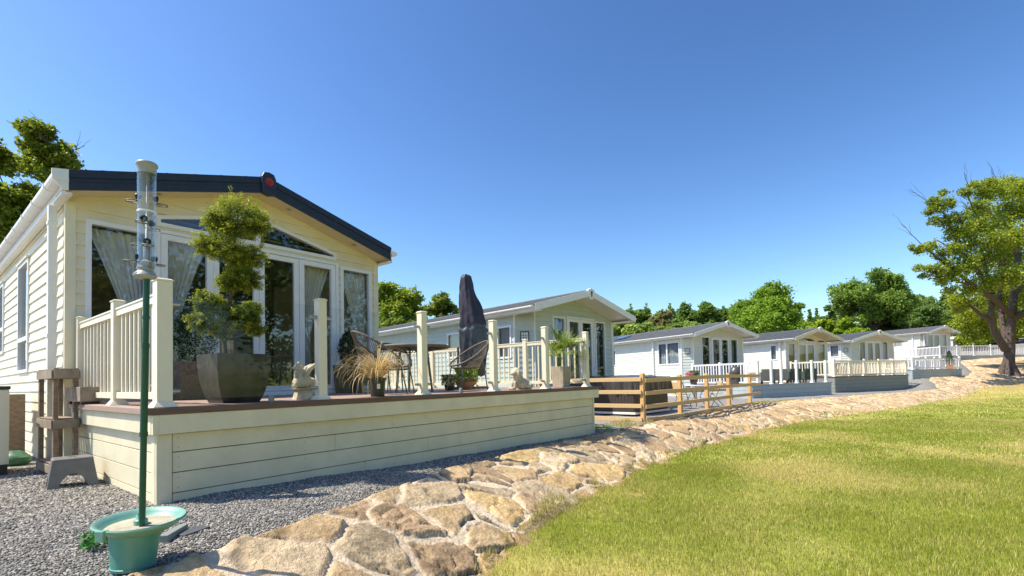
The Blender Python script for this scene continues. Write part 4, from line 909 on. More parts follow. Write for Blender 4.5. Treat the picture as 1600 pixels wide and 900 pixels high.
# the bright round tree and its companions
px_tree('big round bright green tree behind the white and ivory holiday homes', 1203, 441, 58, 50, 48000, .30, ((.07,.13,.01), (.23, .34, .035)), 90, crown_base=.05, nc=46, rc=.34, tr=.35)
px_tree('darker side crown at the right edge of the big round tree', 1236, 462, 60, 20, 5000, .3, (MD1, (.20, .28, .03)), 91, crown_base=.3, nc=10, tr=.2)
for i, (px, ty, k, d, r_) in enumerate([(1254,488,'c',85,14),(1268,486,'c',88,13),(1279,484,'c',90,14),(1300,480,'b',80,17),(1322,482,'b',78,16),(1290,500,'g',62,20),(1322,498,'g',60,22),(1262,503,'g',66,18),(1345,505,'g',58,20)]):
    px_tree({'c': 'small dark conifer', 'b': 'mid green tree', 'g': 'low bright green tree'}[k]+' over the ivory home roof, %s' % ['left of two dark cones', 'middle dark cone', 'right dark cone', 'pale and tall, left', 'pale and tall, right', 'centre of the front rank', 'right in the front rank', 'left in the front rank', 'under the spreading dark tree'][i],
            px, ty, d, r_, 9000, .38, dict(c=(DK1, DK2), b=(MD1, (.21, .28, .06)), g=(BR1, (.30, .38, .03)))[k], 100+i, crown_base=.0 if k != 'c' else .1, conif=k == 'c', nc=14, tr=.18, kind='conifer_tree' if k == 'c' else 'broadleaf_tree', group='trees behind the ivory holiday home')
px_tree('tall dark spreading tree with a flat lopsided crown right of centre', 1372, 422, 62, 60, 46000, .30, ((.07, .12, .02), (.24, .34, .06)), 120, crown_base=.30, nc=40, rc=.24, tr=.5, lean=(1.5, -1), shape='round')
px_tree('dark understorey below the tall spreading tree', 1372, 478, 64, 36, 14000, .34, (DK1, (.08, .12, .03)), 121, crown_base=.0, nc=16, tr=.3)
for i, (px, ty, r_) in enumerate([(1415,470,22),(1440,463,26),(1470,461,28),(1500,462,24),(1452,480,24),(1490,484,26),(1420,488,20)]):
    px_tree('dark dense canopy tree of the far wood, %s' % ['low at its left end', 'left of its crest', 'at its crest', 'at its right end', 'front middle', 'front right', 'front left'][i], px, ty, 98-(i > 3)*10, r_, 10000, .42, ((.07, .11, .025), (.19, .28, .06)), 130+i, crown_base=.0, nc=18, tr=.3, group='trees of the far wood')
px_tree('small bright bush between the farthest holiday home and the big tree', 1488, 500, 66, 16, 3000, .3, (BR1, (.16, .24, .03)), 140, crown_base=.0, nc=8, tr=.12)
for i, (px, ty, d, r_, g) in enumerate([(1520,480,60,24,(BR1,(.38,.42,.03))),(1545,450,66,30,(BR1,(.32,.38,.03))),(1585,430,70,34,(MD1,(.2,.27,.03))),(1615,460,60,34,(MD1,(.2,.27,.03))),(1528,512,56,18,(BR1,(.30,.36,.03))),(1560,505,60,24,(BR1,(.38,.42,.03)))]):
    px_tree('green tree standing behind the big gnarled tree, %s' % ['left of its trunk', 'behind its left limbs', 'behind its crown', 'at the right edge', 'low by the deck railing', 'low behind its trunk'][i], px, ty, d, r_*1.15, 16000, .34, g, 150+i, crown_base=.0, nc=18, tr=.25, group='trees behind the big gnarled tree')
# trees across the lawn, behind the viewer (mirrored in the windows)
for i, (x, y, h, c) in enumerate([(14, -24, 15, 5), (22, -30, 17, 6), (6, -27, 14, 5), (32, -30, 15, 6), (43, -27, 11, 5)]):
    tree('broad tree across the lawn, seen only mirrored in the glass, %s' % ['tall one', 'tallest', 'leftmost', 'wide one', 'small one'][i], (x, y, float(hL(x, y))), h, c, 7000, .42, *(MD1, (.13, .19, .03)), 170+i, crown_base=.12, nc=24, rc=.36, tr=.3, group='trees across the lawn')

# the big gnarled tree on the right
def sycamore():
    B = LD(775/767*35, 35); B.z = float(hL(B.x, B.y))-.05; S = 35/FPX
    root = thing('gnarled_tree', 'big gnarled tree with a thick flared trunk at the right edge, on the lawn', 'tree', B)
    rx = Vector((math.sin(_y), -math.cos(_y), 0)); dp = Vector((math.cos(_y), math.sin(_y), 0)); rd = random.Random(77)
    def q(px, py, dd=0):
        d = 35+dd; p = LD((px-800)/FPX*d, d); p.z = CAM.z+(578.3-py+(px-1575)*-.0216)/FPX*d; return p-B
    mb = MB()
    tk = [q(1576, 592), q(1575, 580), q(1577, 560), q(1580, 535), q(1583, 510), q(1587, 480), q(1593, 440), q(1600, 400), q(1608, 350)]
    mb.tube(tk, [.46, .36, .31, .28, .26, .24, .20, .16, .09], 14)
    for a in range(7):
        t = a*6.283/7+.3; mb.tube([(math.cos(t)*1.05, math.sin(t)*1.05, -.35), (math.cos(t)*.6, math.sin(t)*.6, .05), (math.cos(t)*.34, math.sin(t)*.34, .6), (math.cos(t)*.22, math.sin(t)*.22, 1.3)], [.14, .19, .18, .08], 8)
    L = []
    def br(p, r0, r1, w=.05): pts = [q(*k) for k in p]; n = len(pts); mb.tube(pts, [r0+(r1-r0)*(i/(n-1)) for i in range(n)], 9); L.append((pts, r0, r1)); return pts
    br([(1572, 548), (1556, 520, -.4), (1552, 495, -.8), (1556, 460, -1), (1548, 425, -1.3), (1540, 380, -1.5)], .25, .06)
    br([(1553, 505, -.6), (1535, 492, -.8), (1522, 480, -1), (1510, 470, -1.2)], .16, .05)
    br([(1577, 545), (1570, 510, .4), (1566, 470, .8), (1572, 430, 1.2), (1565, 380, 1.5), (1560, 330, 1.4)], .22, .06)
    br([(1585, 495), (1560, 470, -1.6), (1530, 450, -2.6), (1505, 428, -3.2), (1480, 410, -3.6), (1455, 388, -3.6)], .2, .035)
    br([(1556, 460, -1), (1535, 425, -1.8), (1512, 395, -2.2), (1497, 360, -2.4), (1484, 330, -2.4)], .18, .035)
    br([(1593, 440), (1570, 395, -.6), (1545, 350, -1), (1530, 318, -1.2)], .2, .04)
    br([(1600, 400), (1590, 350, 1), (1580, 300, 1.2)], .2, .04)
    br([(1590, 460), (1625, 420, .5), (1660, 380, .8), (1700, 350, 1)], .22, .06); br([(1585, 500), (1620, 480, -1), (1670, 465, -1.4), (1710, 450, -1.6)], .24, .06)
    br([(1525, 448, -2.7), (1500, 440, -3.4), (1478, 432, -3.8), (1456, 425, -4)], .07, .02); br([(1512, 395, -2.2), (1490, 385, -2.6), (1468, 372, -2.9)], .06, .02)
    mb.build('trunk', 'bark', root, smooth=True)
    cl = []
    def C(px, py, dd, r): v = q(px, py, dd); cl.append((v.x, v.y, v.z, r*S))
    for px, py, dd, r in [(1432,386,-3.6,5),(1444,392,-3.6,6),(1440,420,-4,6),(1448,432,-4,5),(1470,312,-2.4,7),(1486,300,-2.2,6),(1520,300,-1.5,9),(1536,288,-1,9),(1560,284,-.5,10),(1545,500,4,17),(1562,482,4.5,19),(1575,520,5,14),(1598,500,4,20),(1522,482,3,15),(1540,524,4,12),(1508,508,3.4,14),(1530,505,3.8,15),(1520,526,3.2,12),(1498,470,-2,10),(1462,330,-2.4,6),(1470,345,-2.4,7),(1495,318,-2,8),(1510,340,-2,11),(1500,388,-3,10),(1520,362,-2.2,12),(1484,412,-3.6,8),(1476,440,-3.8,8),(1488,455,-3.2,8),(1478,322,-2.4,13),(1492,345,-2.4,10),(1500,362,-2.3,13),(1462,386,-3.6,9),(1448,387,-3.6,5),(1480,398,-3.4,10),(1470,425,-3.9,11),(1455,420,-4,6),(1492,432,-3.4,14),(1508,415,-2.8,16),(1520,385,-2,17),(1532,355,-1.4,18),(1540,325,-1.2,16),(1552,302,-.6,15),(1568,296,.4,16),(1585,290,1,17),(1604,292,.5,22),(1522,450,-2.4,14),(1505,470,-1.6,13),(1515,495,2.2,13),(1502,486,-1,8),
        (1548,400,-1,24),(1552,440,-1.6,24),(1570,350,0,25),(1590,330,1,26),(1575,410,1.5,26),(1560,375,-2.5,20),(1540,470,3.2,17),(1565,470,1.6,22),(1600,370,-2,26),(1600,430,-2.6,24),(1590,460,3.8,17),(1620,320,0,30),(1640,360,1,34),(1650,420,0,34),(1680,390,0,36),(1630,470,-2,24),(1670,480,-1,28),(1700,440,0,34),(1600,300,-1,18),(1530,418,.8,20),(1585,385,3,26),(1610,410,3.5,28),(1545,345,2,18)]:
        C(px, py, dd, r)
    crown_mesh('crown', root, [c if c[3] < .9 else (c[0], c[1], c[2], c[3]*.82) for c in cl], 80000, .155, (.11, .16, .012), (.42, .48, .05), 9, flat=.85, tws=.27)
    for i in range(34):
        mb = MB(); pts, r0, r1 = rd.choice(L[:7]); k = rd.randrange(2, len(pts)); a = pts[k]; e = a+rx*rd.uniform(-2.0, .4)+dp*rd.uniform(-1, 1)+Vector((0, 0, rd.uniform(-.3, 2.0)))
        limb(mb, a, e, .035, .008, rd)
        for s_ in range(3): limb(mb, a.lerp(e, .4+.2*s_), e+rx*rd.uniform(-.9, .6)+Vector((0, 0, rd.uniform(-.5, .8))), .014, .004, rd)
        mb.build('bare_branch', 'bark', root)
    # litter and exposed roots round its foot
sycamore()

# ============================================================ THINGS
# ---- bird feeder on a pole standing in a teal pot with a tilted dish
P0 = at(214, 880, d=2.72)
bf = thing('bird_feeder', 'tall clear-tube bird feeder on a dark green pole, standing in the teal pot', 'bird feeder', at(222, 815, d=2.75))
mb = MB(); top = 1.38; lean = lambda z: (.034*z/1.95*1.0*0.62, -.034*z/1.95*.78, z)
H_ = 1.40
mb.tube([lean(-.02), lean(.5)], .0165, 12); mb.tube([lean(.48), lean(1.0)], .0185, 12); mb.tube([lean(.98), lean(H_)], .0165, 12)
mb.tube([lean(.475), lean(.50)], .021, 12); mb.tube([lean(.975), lean(1.0)], .021, 12); mb.tube([lean(1.14), lean(1.155)], .020, 12)
pole = mb.build('pole', 'green_pole', bf, smooth=True)
fx, fy, _z = lean(H_)
def LT(prof, name, mat, parent, n=28, dx=0, dy=0): return MB().lathe(prof, n, (fx+dx, fy+dy, H_), sx=.88, sy=.88).build(name, mat, parent, smooth=True)
tube = LT([(.050, .02), (.051, .62), (.053, .625), (.049, .625), (.047, .62), (.047, .02)], 'feeder_tube', 'clear_plastic', bf)
LT([(0, .645), (.03, .643), (.052, .636), (.061, .628), (.061, .617), (.053, .610), (.052, .57), (.050, .57)], 'lid', 'feeder_grey', bf)
LT([(0, -.035), (.02, -.035), (.056, -.03), (.066, -.018), (.060, -.006), (.040, .012), (.046, .03), (.030, .04), (0, .042)], 'feeder_base', 'feeder_grey', bf, dx=-.008)
LT([(0, .04), (.018, .045), (.020, .15), (.010, .16), (0, .6)], 'inner_tube', 'feeder_grey', tube, 16)
LT([(0, .03), (.044, .035), (.044, .06), (.02, .075), (0, .08)], 'seed', 'sand', tube, 16)
LT([(.0525, .345), (.0535, .35), (.0525, .356)], 'band', 'white_plastic', tube)
for z, a in ((.44, -80), (.44, 150), (.30, 20), (.30, 190), (.20, -110), (.17, 40), (.09, -60), (.09, 165), (.55, -250)):
    a = R(a)+R(-51.5+90)-R(90)+math.pi*1.5; cx, cy = math.cos(a), math.sin(a); o = (fx+cx*.044, fy+cy*.044, H_+z)
    if z == .55: continue
    mb = MB(); M = Matrix.Translation(o) @ Matrix.Rotation(a, 4, 'Z') @ Matrix.Rotation(R(90), 4, 'Y')
    mb.lathe([(.019, 0), (.019, .008), (.012, .010), (.011, -.012), (.0, -.012)], 14, M=M); pt = mb.build('feeding_port', 'lamp_black', bf, smooth=True)
    mb = MB(); ring_ = [(o[0]+cx*.032+math.cos(t)*.030, o[1]+cy*.032+math.sin(t)*.030, o[2]-.028) for t in np.linspace(0, 6.283, 17)[:-1]]; mb.tube(ring_, .0028, 6, closed=True); mb.tube([(fx+cx*.045, fy+cy*.045, o[2]-.028), (o[0]+cx*.06, o[1]+cy*.06, o[2]-.028)], .0025, 6); mb.build('perch', 'grey_plastic', pt)
# pot + dish
pc = at(214, 886, d=2.74); gz0 = -.825
pot = thing('garden_pot', 'teal plastic pot with a wide tilted sand-filled dish, on the gravel at lower left', 'pot', (pc.x, pc.y, gz0))
dc = at(220, 812, d=2.78)-Vector((pc.x, pc.y, gz0)); mb = MB(); n = 36; rows = []
rtv = Vector((math.sin(_y), -math.cos(_y), 0)); dpv = Vector((math.cos(_y), math.sin(_y), 0))
for t, rr_, cxs in ((0, .102, -.02), (.06, .107, -.02), (.07, .102, -.02), (.5, .112, -.014), (.74, .122, -.004), (.84, .136, .006)):
    c = rtv*cxs; z = t*.265; rows.append([c+rtv*math.cos(a)*rr_*1.05+dpv*math.sin(a)*rr_*.95+Vector((0, 0, z+math.cos(a)*.012*t)) for a in np.linspace(0, 2*math.pi, n+1)[:-1]])
vs = [p for r_ in rows for p in r_]; fs = [(i*n+j, i*n+(j+1) % n, (i+1)*n+(j+1) % n, (i+1)*n+j) for i in range(len(rows)-1) for j in range(n)]+[tuple(range(n))]
mb.add(vs, fs).build('pot_body', 'teal_plastic', pot, smooth=True)
Md = Matrix.Translation(dc+Vector((0, 0, .0))) @ Matrix.Rotation(R(-1.8), 4, Vector((dpv.x, dpv.y, 0))*-1) @ Matrix.Rotation(R(3), 4, rtv) @ Matrix.Scale(.90, 4)
dish = MB().lathe([(0, -.062), (.10, -.060), (.165, -.048), (.208, -.012), (.222, .008), (.238, .012), (.243, .004), (.239, -.006), (.226, -.006), (.212, -.02), (.17, -.056), (.10, -.072), (0, -.074)], 48, M=Md).build('dish', 'teal_light', pot, smooth=True)
sd_ = MB().lathe([(0, -.026), (.12, -.028), (.185, -.032), (.192, -.036)], 40, M=Md).build('sand_fill', 'sand', dish, smooth=True)
mb = MB(); mb.lathe([(.034, -.03), (.034, .0), (.024, .008), (.019, .03), (.017, .03)], 18, c=tuple(dc)); mb.build('pole_socket', 'teal_light', pot, smooth=True)
mb = MB(); q = dc-dpv*.25-rtv*.02; mb.box(-.022, .022, -.01, .01, -.045, .012, Matrix.Translation(q) @ Matrix.Rotation(R(-51), 4, 'Z')); q2 = rtv*-.155-dpv*.08+Vector((0, 0, .215)); mb.build('hinge', 'teal_light', pot, bevel=.003); mb = MB(); mb.ell(tuple(q2+rtv*.04), (.026, .018, .016)); mb.build('catch', 'teal_light', pot, smooth=True)
sl_ = thing('slate_offcut', 'dark flat slate lying on the gravel behind the teal pot', 'slate', at(300, 832, z=-.815), R(25)); MB().box(-.10, .10, -.05, .05, -.0, .016).build('slab', 'roof_slate', sl_, bevel=.004)
sl2 = thing('timber_offcut', 'weathered grey-green timber block lying behind the teal pot', 'timber', at(272, 834, z=-.80), R(48)); MB().box(-.13, .13, -.03, .03, -.03, .03).build('block', 'skirt_green', sl2, bevel=.006)
# ---- wooden rack and step stool
rk = thing('wooden_rack', 'narrow weathered timber rack standing against the deck skirt', 'rack', (-.20, 2.86, -.80), R(2))
Hh = 1.22
for (x, y) in ((-.088, -.36), (.088, -.36), (-.088, .33), (.088, .33)):
    MB().box(x-.022, x+.022, y-.03, y+.03, 0, Hh).build('leg', 'wood_old', rk, bevel=.004)
for z in (.02, .53, 1.10):
    mb = MB(); mb.box(-.108, .108, -.41, -.392, z, z+.10); mb.box(-.128, -.1125, -.385, .355, z, z+.10).box(.1125, .128, -.385, .355, z, z+.10).box(-.108, .108, .362, .38, z, z+.10)
    for k in range(6): mb.box(-.11, .11, -.37+k*.12, -.37+k*.12+.10, z+.102, z+.118)
    mb.build('shelf', 'wood_grey', rk, bevel=.004)

st = thing('step_stool', 'grey plastic step stool with arched openings, on the gravel by the skirt', 'step stool', (-.262, 1.70, -.83), R(-6))
def stool():
    w0, w1, d0, d1, h = .20, .155, .165, .12, .30; mb = MB(); t = .012
    # four shell walls with arched cut-outs, rounded top
    def wall(mk, wb, wt, arch, ah):
        n = 20; top_ = []; bot_ = []
        for i in range(n+1):
            s = -1+2*i/n; zb = 0 if abs(s*wb) > arch else ah*math.sqrt(max(0, 1-(s*wb/arch)**2)); k = zb/h; bot_.append((s*(wb*(1-k)+wt*k), zb)); top_.append((s*wt, h))
        vs = [mk(u, v, 0) for u, v in bot_]+[mk(u, v, 0) for u, v in top_]+[mk(u, v, t) for u, v in bot_]+[mk(u, v, t) for u, v in top_]; m_ = n+1; fs = []
        for i in range(n): fs += [(i, i+1, m_+i+1, m_+i), (2*m_+i, 2*m_+i+1, 3*m_+i+1, 3*m_+i), (i, i+1, 2*m_+i+1, 2*m_+i)]
        mb.add(vs, fs)
    f = lambda s: (lambda u, v, q: (u, s*(d0+(d1-d0)*v/h-q), v)); g = lambda s: (lambda u, v, q: (s*(w0+(w1-w0)*v/h-q), u, v))
    for s in (-1, 1): wall(f(s), w0, w1, .115, .15); wall(g(s), d0, d1, .085, .13)
    b = mb.build('stool_sides', 'grey_plastic', st, smooth=False)
    mb = MB(); mb.frus(0, 0, h-.012, h+.008, w1+.012, w1-.005, None, d1+.012, d1-.005); mb.build('stool_top', 'grey_plastic', st, bevel=.012)
    mb = MB(); mb.box(-.035, .035, -.012, .012, h+.0075, h+.0095); mb.build('finger_slot', 'lamp_black', st)
stool()
# planter box on deck with blue strap
pb = thing('trough', 'grey timber trough tied with a blue strap, on the deck corner behind the rack', 'trough', (-.02, 2.55, 0.0), R(90)); MB().box(-.38, .38, -.10, .10, .03, .20).build('box', 'wood_grey', pb, bevel=.008)
mb = MB(); mb.box(-.5, .3, -.115, -.104, .17, .19); mb.build('strap', 'blue_strap', pb); [MB().box(x-.05, x+.05, -.08, .08, .0, .03).build('foot', 'lamp_black', pb) for x in (-.3, .3)]
# store boxes by the wall at far left
sb = thing('storage_box', 'tall cream slatted box with a dark lid, cut by the left edge of the picture', 'storage box', (-.86, 3.45, -.83)); MB().box(-.30, .29, -.25, .35, .14, 1.02).build('box_body', 'cream_siding', sb, bevel=.01); MB().box(-.31, .30, -.26, .36, 1.02, 1.06).build('lid', 'lamp_black', sb, bevel=.01); MB().box(-.29, .28, -.24, .34, .0, .14).build('plinth', 'lamp_black', sb)
sh = thing('garden_rack', 'low dark rack of red cloths by the wall behind the cream box', 'rack', (-.42, 5.3, -.83)); MB().box(-.20, .20, -.28, -.24, 0, .95).box(-.20, .20, .24, .28, 0, .95).box(-.2, .2, -.24, .24, .5, .53).box(-.2, .2, -.24, .24, .91, .95).build('frame', 'wood_old', sh, bevel=.004); MB().box(-.2, .19, -.22, .2, .55, .68).build('folded_cloth', 'red_cloth', sh, bevel=.03)
bg_ = thing('garden_bag', 'crumpled dark green bag on the gravel at the foot of the wall, far left', 'bag', (-.40, 4.35, -.83)); MB().ell((0, 0, .07), (.17, .2, .12), 16, 10, noise=.12).build('bag_body', 'bag_green', bg_, smooth=True)
# ---- hose by the deck end
hs = thing('garden_hose', 'thin bright green hose coiled on the stones at the far corner of the near deck', 'hose', (7.85, .05, -.93))
mb = MB(); pts = [(-.5, -.35, .03), (-.2, -.25, .04), (.15, -.22, .03), (.5, -.05, .03), (.72, .22, .04), (.60, .42, .05), (.25, .45, .04), (-.05, .38, .05), (.0, .2, .06), (.2, -.1, .04), (.25, -.35, .0), (.35, -.55, -.1)]; mb.tube(pts, .011, 8); mb.build('hose_line', 'hose', hs, smooth=True)

# ---- big planter with cloud-pruned conifer
pl = thing('cloud_pruned_conifer', 'tall cloud-pruned golden conifer in a big square dark stone pot at the deck front', 'potted tree', (.80, .42, .0))
mb = MB(); rows = [(0, .178), (.06, .203), (.14, .226), (.24, .246), (.36, .258), (.50, .266), (.50, .246), (.45, .244)]; vs = []
for z, a in rows: vs += [(-a, -a, z), (a, -a, z), (a, a, z), (-a, a, z)]
fs = [(i*4+j, i*4+(j+1) % 4, (i+1)*4+(j+1) % 4, (i+1)*4+j) for i in range(len(rows)-1) for j in range(4)]+[(0, 1, 2, 3)]
pot_ = mb.add(vs, fs).build('stone_pot', 'planter_stone', pl, bevel=.005); MB().box(-.244, .244, -.244, .244, .43, .455).build('soil', 'hot_tub_brown', pot_)
mb = MB(); rx_ = lambda px, py: at(px, py, y=.42)-Vector((.80, .42, 0)); rd = random.Random(3)
st_pts = [(352, 556), (352, 530), (358, 500), (357, 470), (368, 440), (372, 410), (368, 380), (372, 350), (370, 330)]
tr_pts = [rx_(*p)+Vector((0, .0+.03*math.sin(i*1.3), 0)) for i, p in enumerate(st_pts)]; tr_pts[0].z = .44; mb.tube(tr_pts, [.026, .024, .021, .019, .017, .014, .012, .009, .006], 8)
pads = [(372, 345, 0, 44, 30, 1.0), (345, 345, .03, 22, 18, .5), (398, 348, -.02, 22, 18, .5), (340, 388, -.05, 32, 21, .8), (322, 382, -.02, 15, 13, .3), (396, 398, .08, 25, 17, .5), (372, 402, .02, 20, 16, .4), (378, 436, -.02, 28, 19, .7), (358, 442, 0, 18, 14, .35), (322, 474, -.04, 20, 17, .45), (346, 478, .03, 17, 13, .3), (400, 482, .10, 17, 13, .3), (312, 503, -.05, 19, 16, .45), (362, 500, -.06, 24, 18, .55), (384, 498, -.04, 20, 15, .4), (342, 516, -.02, 16, 12, .25), (400, 516, .0, 15, 10, .2)]
for px, py, dy, a, b_, w_ in pads:
    c = rx_(px, py)+Vector((0, dy, 0)); k = min(range(len(tr_pts)), key=lambda i: abs(tr_pts[i].z-(c.z-.08))); mb.tube([tr_pts[k], tr_pts[k].lerp(c, .5)-Vector((0, 0, .015)), c], [.010, .007, .004], 6)
mb.build('trunk', 'bark', pl, smooth=True)
def cloud():
    r = np.random.default_rng(4); PP = []; CC = []
    for px, py, dy, a, b_, w_ in pads:
        c = np.array(rx_(px, py)+Vector((0, dy, 0))); n = int(15000*w_); u = r.normal(size=(n, 3)); u /= np.linalg.norm(u, axis=1, keepdims=True)
        tw = r.normal(size=(70, 3)); tw /= np.linalg.norm(tw, axis=1, keepdims=True); ti = r.integers(0, 70, n); use = r.uniform(0, 1, n) < .75
        q = np.where(use[:, None], tw[ti]*np.where(ti[:, None] % 3 == 0, 1.12, .90)*r.uniform(.5, 1.2, (n, 1))+r.normal(size=(n, 3))*.085, u*r.uniform(.2, 1.0, (n, 1))**.5)
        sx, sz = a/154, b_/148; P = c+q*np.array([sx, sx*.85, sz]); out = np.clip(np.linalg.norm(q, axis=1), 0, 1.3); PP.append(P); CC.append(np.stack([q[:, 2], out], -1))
    # upright spikes on the top pad
    for px, py, py2 in ((362, 322, 291), (374, 322, 300), (400, 328, 312), (388, 322, 308), (345, 326, 312), (333, 338, 326), (412, 345, 330), (350, 322, 306), (316, 372, 362), (408, 388, 372), (322, 462, 452)):
        n = 150; t = r.uniform(0, 1, n); c = np.array([list(rx_(px+(3 if px > 372 else -2)*k, py+(py2-py)*k)) for k in t]); PP.append(c+r.normal(size=(n, 3))*.012); CC.append(np.stack([np.full(n, .9), np.full(n, 1.2)], -1))
    P = np.concatenate(PP); K = np.concatenate(CC); n = len(P); s = r.uniform(.012, .026, n); Q = leafcloud(P, s, r, .2, .36)
    k = np.clip((K[:, 1]-.55)*1.3, 0, 1)[:, None]*r.uniform(.3, 1, (n, 1)); g = np.array([.07, .12, .014])*(1-k)+np.array([.58, .60, .05])*k  # inner leaves painted darker, outer ones brighter, as if shaded and sunlit
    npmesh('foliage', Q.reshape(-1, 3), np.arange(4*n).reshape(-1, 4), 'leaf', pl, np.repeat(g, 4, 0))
cloud()
# ---- planters by the house wall
def clipped(label, x, y, pot_w, pot_h, ph, rad, g, shape='cone', potmat='planter_dark', seed=1, cat='potted shrub'):
    o = thing('potted_shrub', label, cat, (x, y, 0)); mb = MB(); mb.frus(0, 0, 0, pot_h, pot_w*.42, pot_w*.5); p = mb.build('square_pot', potmat, o, bevel=.008)
    for z in np.arange(.05, pot_h-.03, .06): pass
    r = np.random.default_rng(seed); n = 5200; t = r.uniform(0, 1, n)**.8; rr_ = rad*(np.sin(np.clip(t*math.pi*.93+.22, 0, math.pi))**.7 if shape != 'cone' else (1-t)**.7+.12)
    a = r.uniform(0, 6.283, n); q = r.uniform(.6, 1.05, n); P = np.stack([np.cos(a)*rr_*q, np.sin(a)*rr_*q, pot_h+t*ph], -1); Q = leafcloud(P, r.uniform(.015, .035, n), r); k = r.uniform(0, 1, (n, 1)); C = np.array(g[0])*(1-k)+np.array(g[1])*k
    npmesh('foliage', Q.reshape(-1, 3), np.arange(4*n).reshape(-1, 4), 'leaf', o, np.repeat(C, 4, 0)); MB().tube([(0, 0, pot_h-.03), (0, 0, pot_h+ph*.6)], .014).build('stem', 'bark', o); return o
GD = ((.012, .035, .01), (.05, .10, .02))
clipped('dark clipped shrub in a square grey pot by the right-hand window', 3.66, 2.72, .40, .50, .62, .19, GD, 'round', seed=31)
clipped('dark shrub in a woven square pot behind the corner post glass', 1.18, 2.62, .52, .52, .78, .30, GD, 'round', 'rattan', seed=32)
lb = thing('floor_mat_roll', 'small pale oval cushion propped low behind the corner glass', 'cushion', (.62, 2.3, .0)); MB().ell((0, 0, .16), (.13, .05, .055)).build('cushion_body', 'grey_cushion', lb, smooth=True)
# ---- stone ornaments
def blob(mb, lst):
    for c, r_ in lst: mb.ell(c, r_, 14, 10, noise=.05)
gr = thing('stone_griffin', 'pale crouching griffin ornament on a small plinth beside the second glass post', 'statue', (1.49, .30, 0), R(-15))
MB().frus(0, 0, 0, .11, .10, .075).frus(0, 0, .11, .13, .09, .11).build('plinth', 'statue_stone', gr, bevel=.006)
mb = MB(); blob(mb, [((0, 0, .20), (.12, .07, .075)), ((-.03, 0, .28), (.07, .06, .085)), ((-.05, -.01, .375), (.048, .042, .05)), ((-.095, -.01, .365), (.03, .02, .018)), ((.09, -.02, .19), (.05, .045, .06)), ((-.09, .04, .16), (.025, .022, .045)), ((-.09, -.04, .16), (.025, .022, .045)), ((-.04, .03, .42), (.012, .01, .025)), ((-.04, -.04, .42), (.012, .01, .025)), ((.12, .03, .15), (.05, .02, .02))])
mb.tube([(0, .055, .25), (.06, .08, .36), (.11, .07, .40), (.12, .05, .34)], [.02, .035, .022, .006], 8); mb.tube([(0, -.055, .25), (.06, -.08, .36), (.11, -.07, .40), (.12, -.05, .34)], [.02, .035, .022, .006], 8)
o = mb.build('griffin_body', 'statue_stone', gr, smooth=True); rm = o.modifiers.new('remesh', 'REMESH'); rm.mode = 'VOXEL'; rm.voxel_size = .010; rm.use_smooth_shade = True
dg = thing('stone_dog', 'pale stone dog ornament sitting with head tilted, near the fourth glass post', 'statue', (5.42, .22, 0), R(-25))
mb = MB(); blob(mb, [((.06, 0, .10), (.15, .11, .10)), ((-.02, 0, .17), (.10, .09, .12)), ((-.07, -.02, .30), (.085, .08, .075)), ((-.14, -.03, .28), (.05, .045, .035)), ((-.06, .07, .28), (.03, .025, .06)), ((-.05, -.10, .28), (.03, .025, .06)), ((-.11, .05, .07), (.03, .03, .08)), ((-.11, -.06, .07), (.03, .03, .08)), ((.17, .06, .06), (.07, .06, .06)), ((.17, -.06, .06), (.07, .06, .06)), ((-.15, .05, .02), (.05, .03, .025)), ((-.15, -.06, .02), (.05, .03, .025)), ((-.05, 0, .36), (.05, .05, .03))])
o = mb.build('dog_body', 'statue_stone', dg, smooth=True); rm = o.modifiers.new('remesh', 'REMESH'); rm.mode = 'VOXEL'; rm.voxel_size = .012; rm.use_smooth_shade = True
# ---- solar stubs along the deck edge
for (px, x, lab) in ((393, .985, 'small round-topped solar light at the foot of the big stone pot'), (723, 3.74, 'small round-topped solar light between the third and fourth glass posts'), (862, 6.5, 'small solar light beside the palm planter')):
    s_ = thing('solar_light', lab, 'garden light', (x, -.0, 0), 0, 'little lights along the deck edge'); MB().lathe([(0, .075), (.02, .073), (.028, .06), (.028, .0)], 16).build('light_body', 'skirt_green', s_, smooth=True)
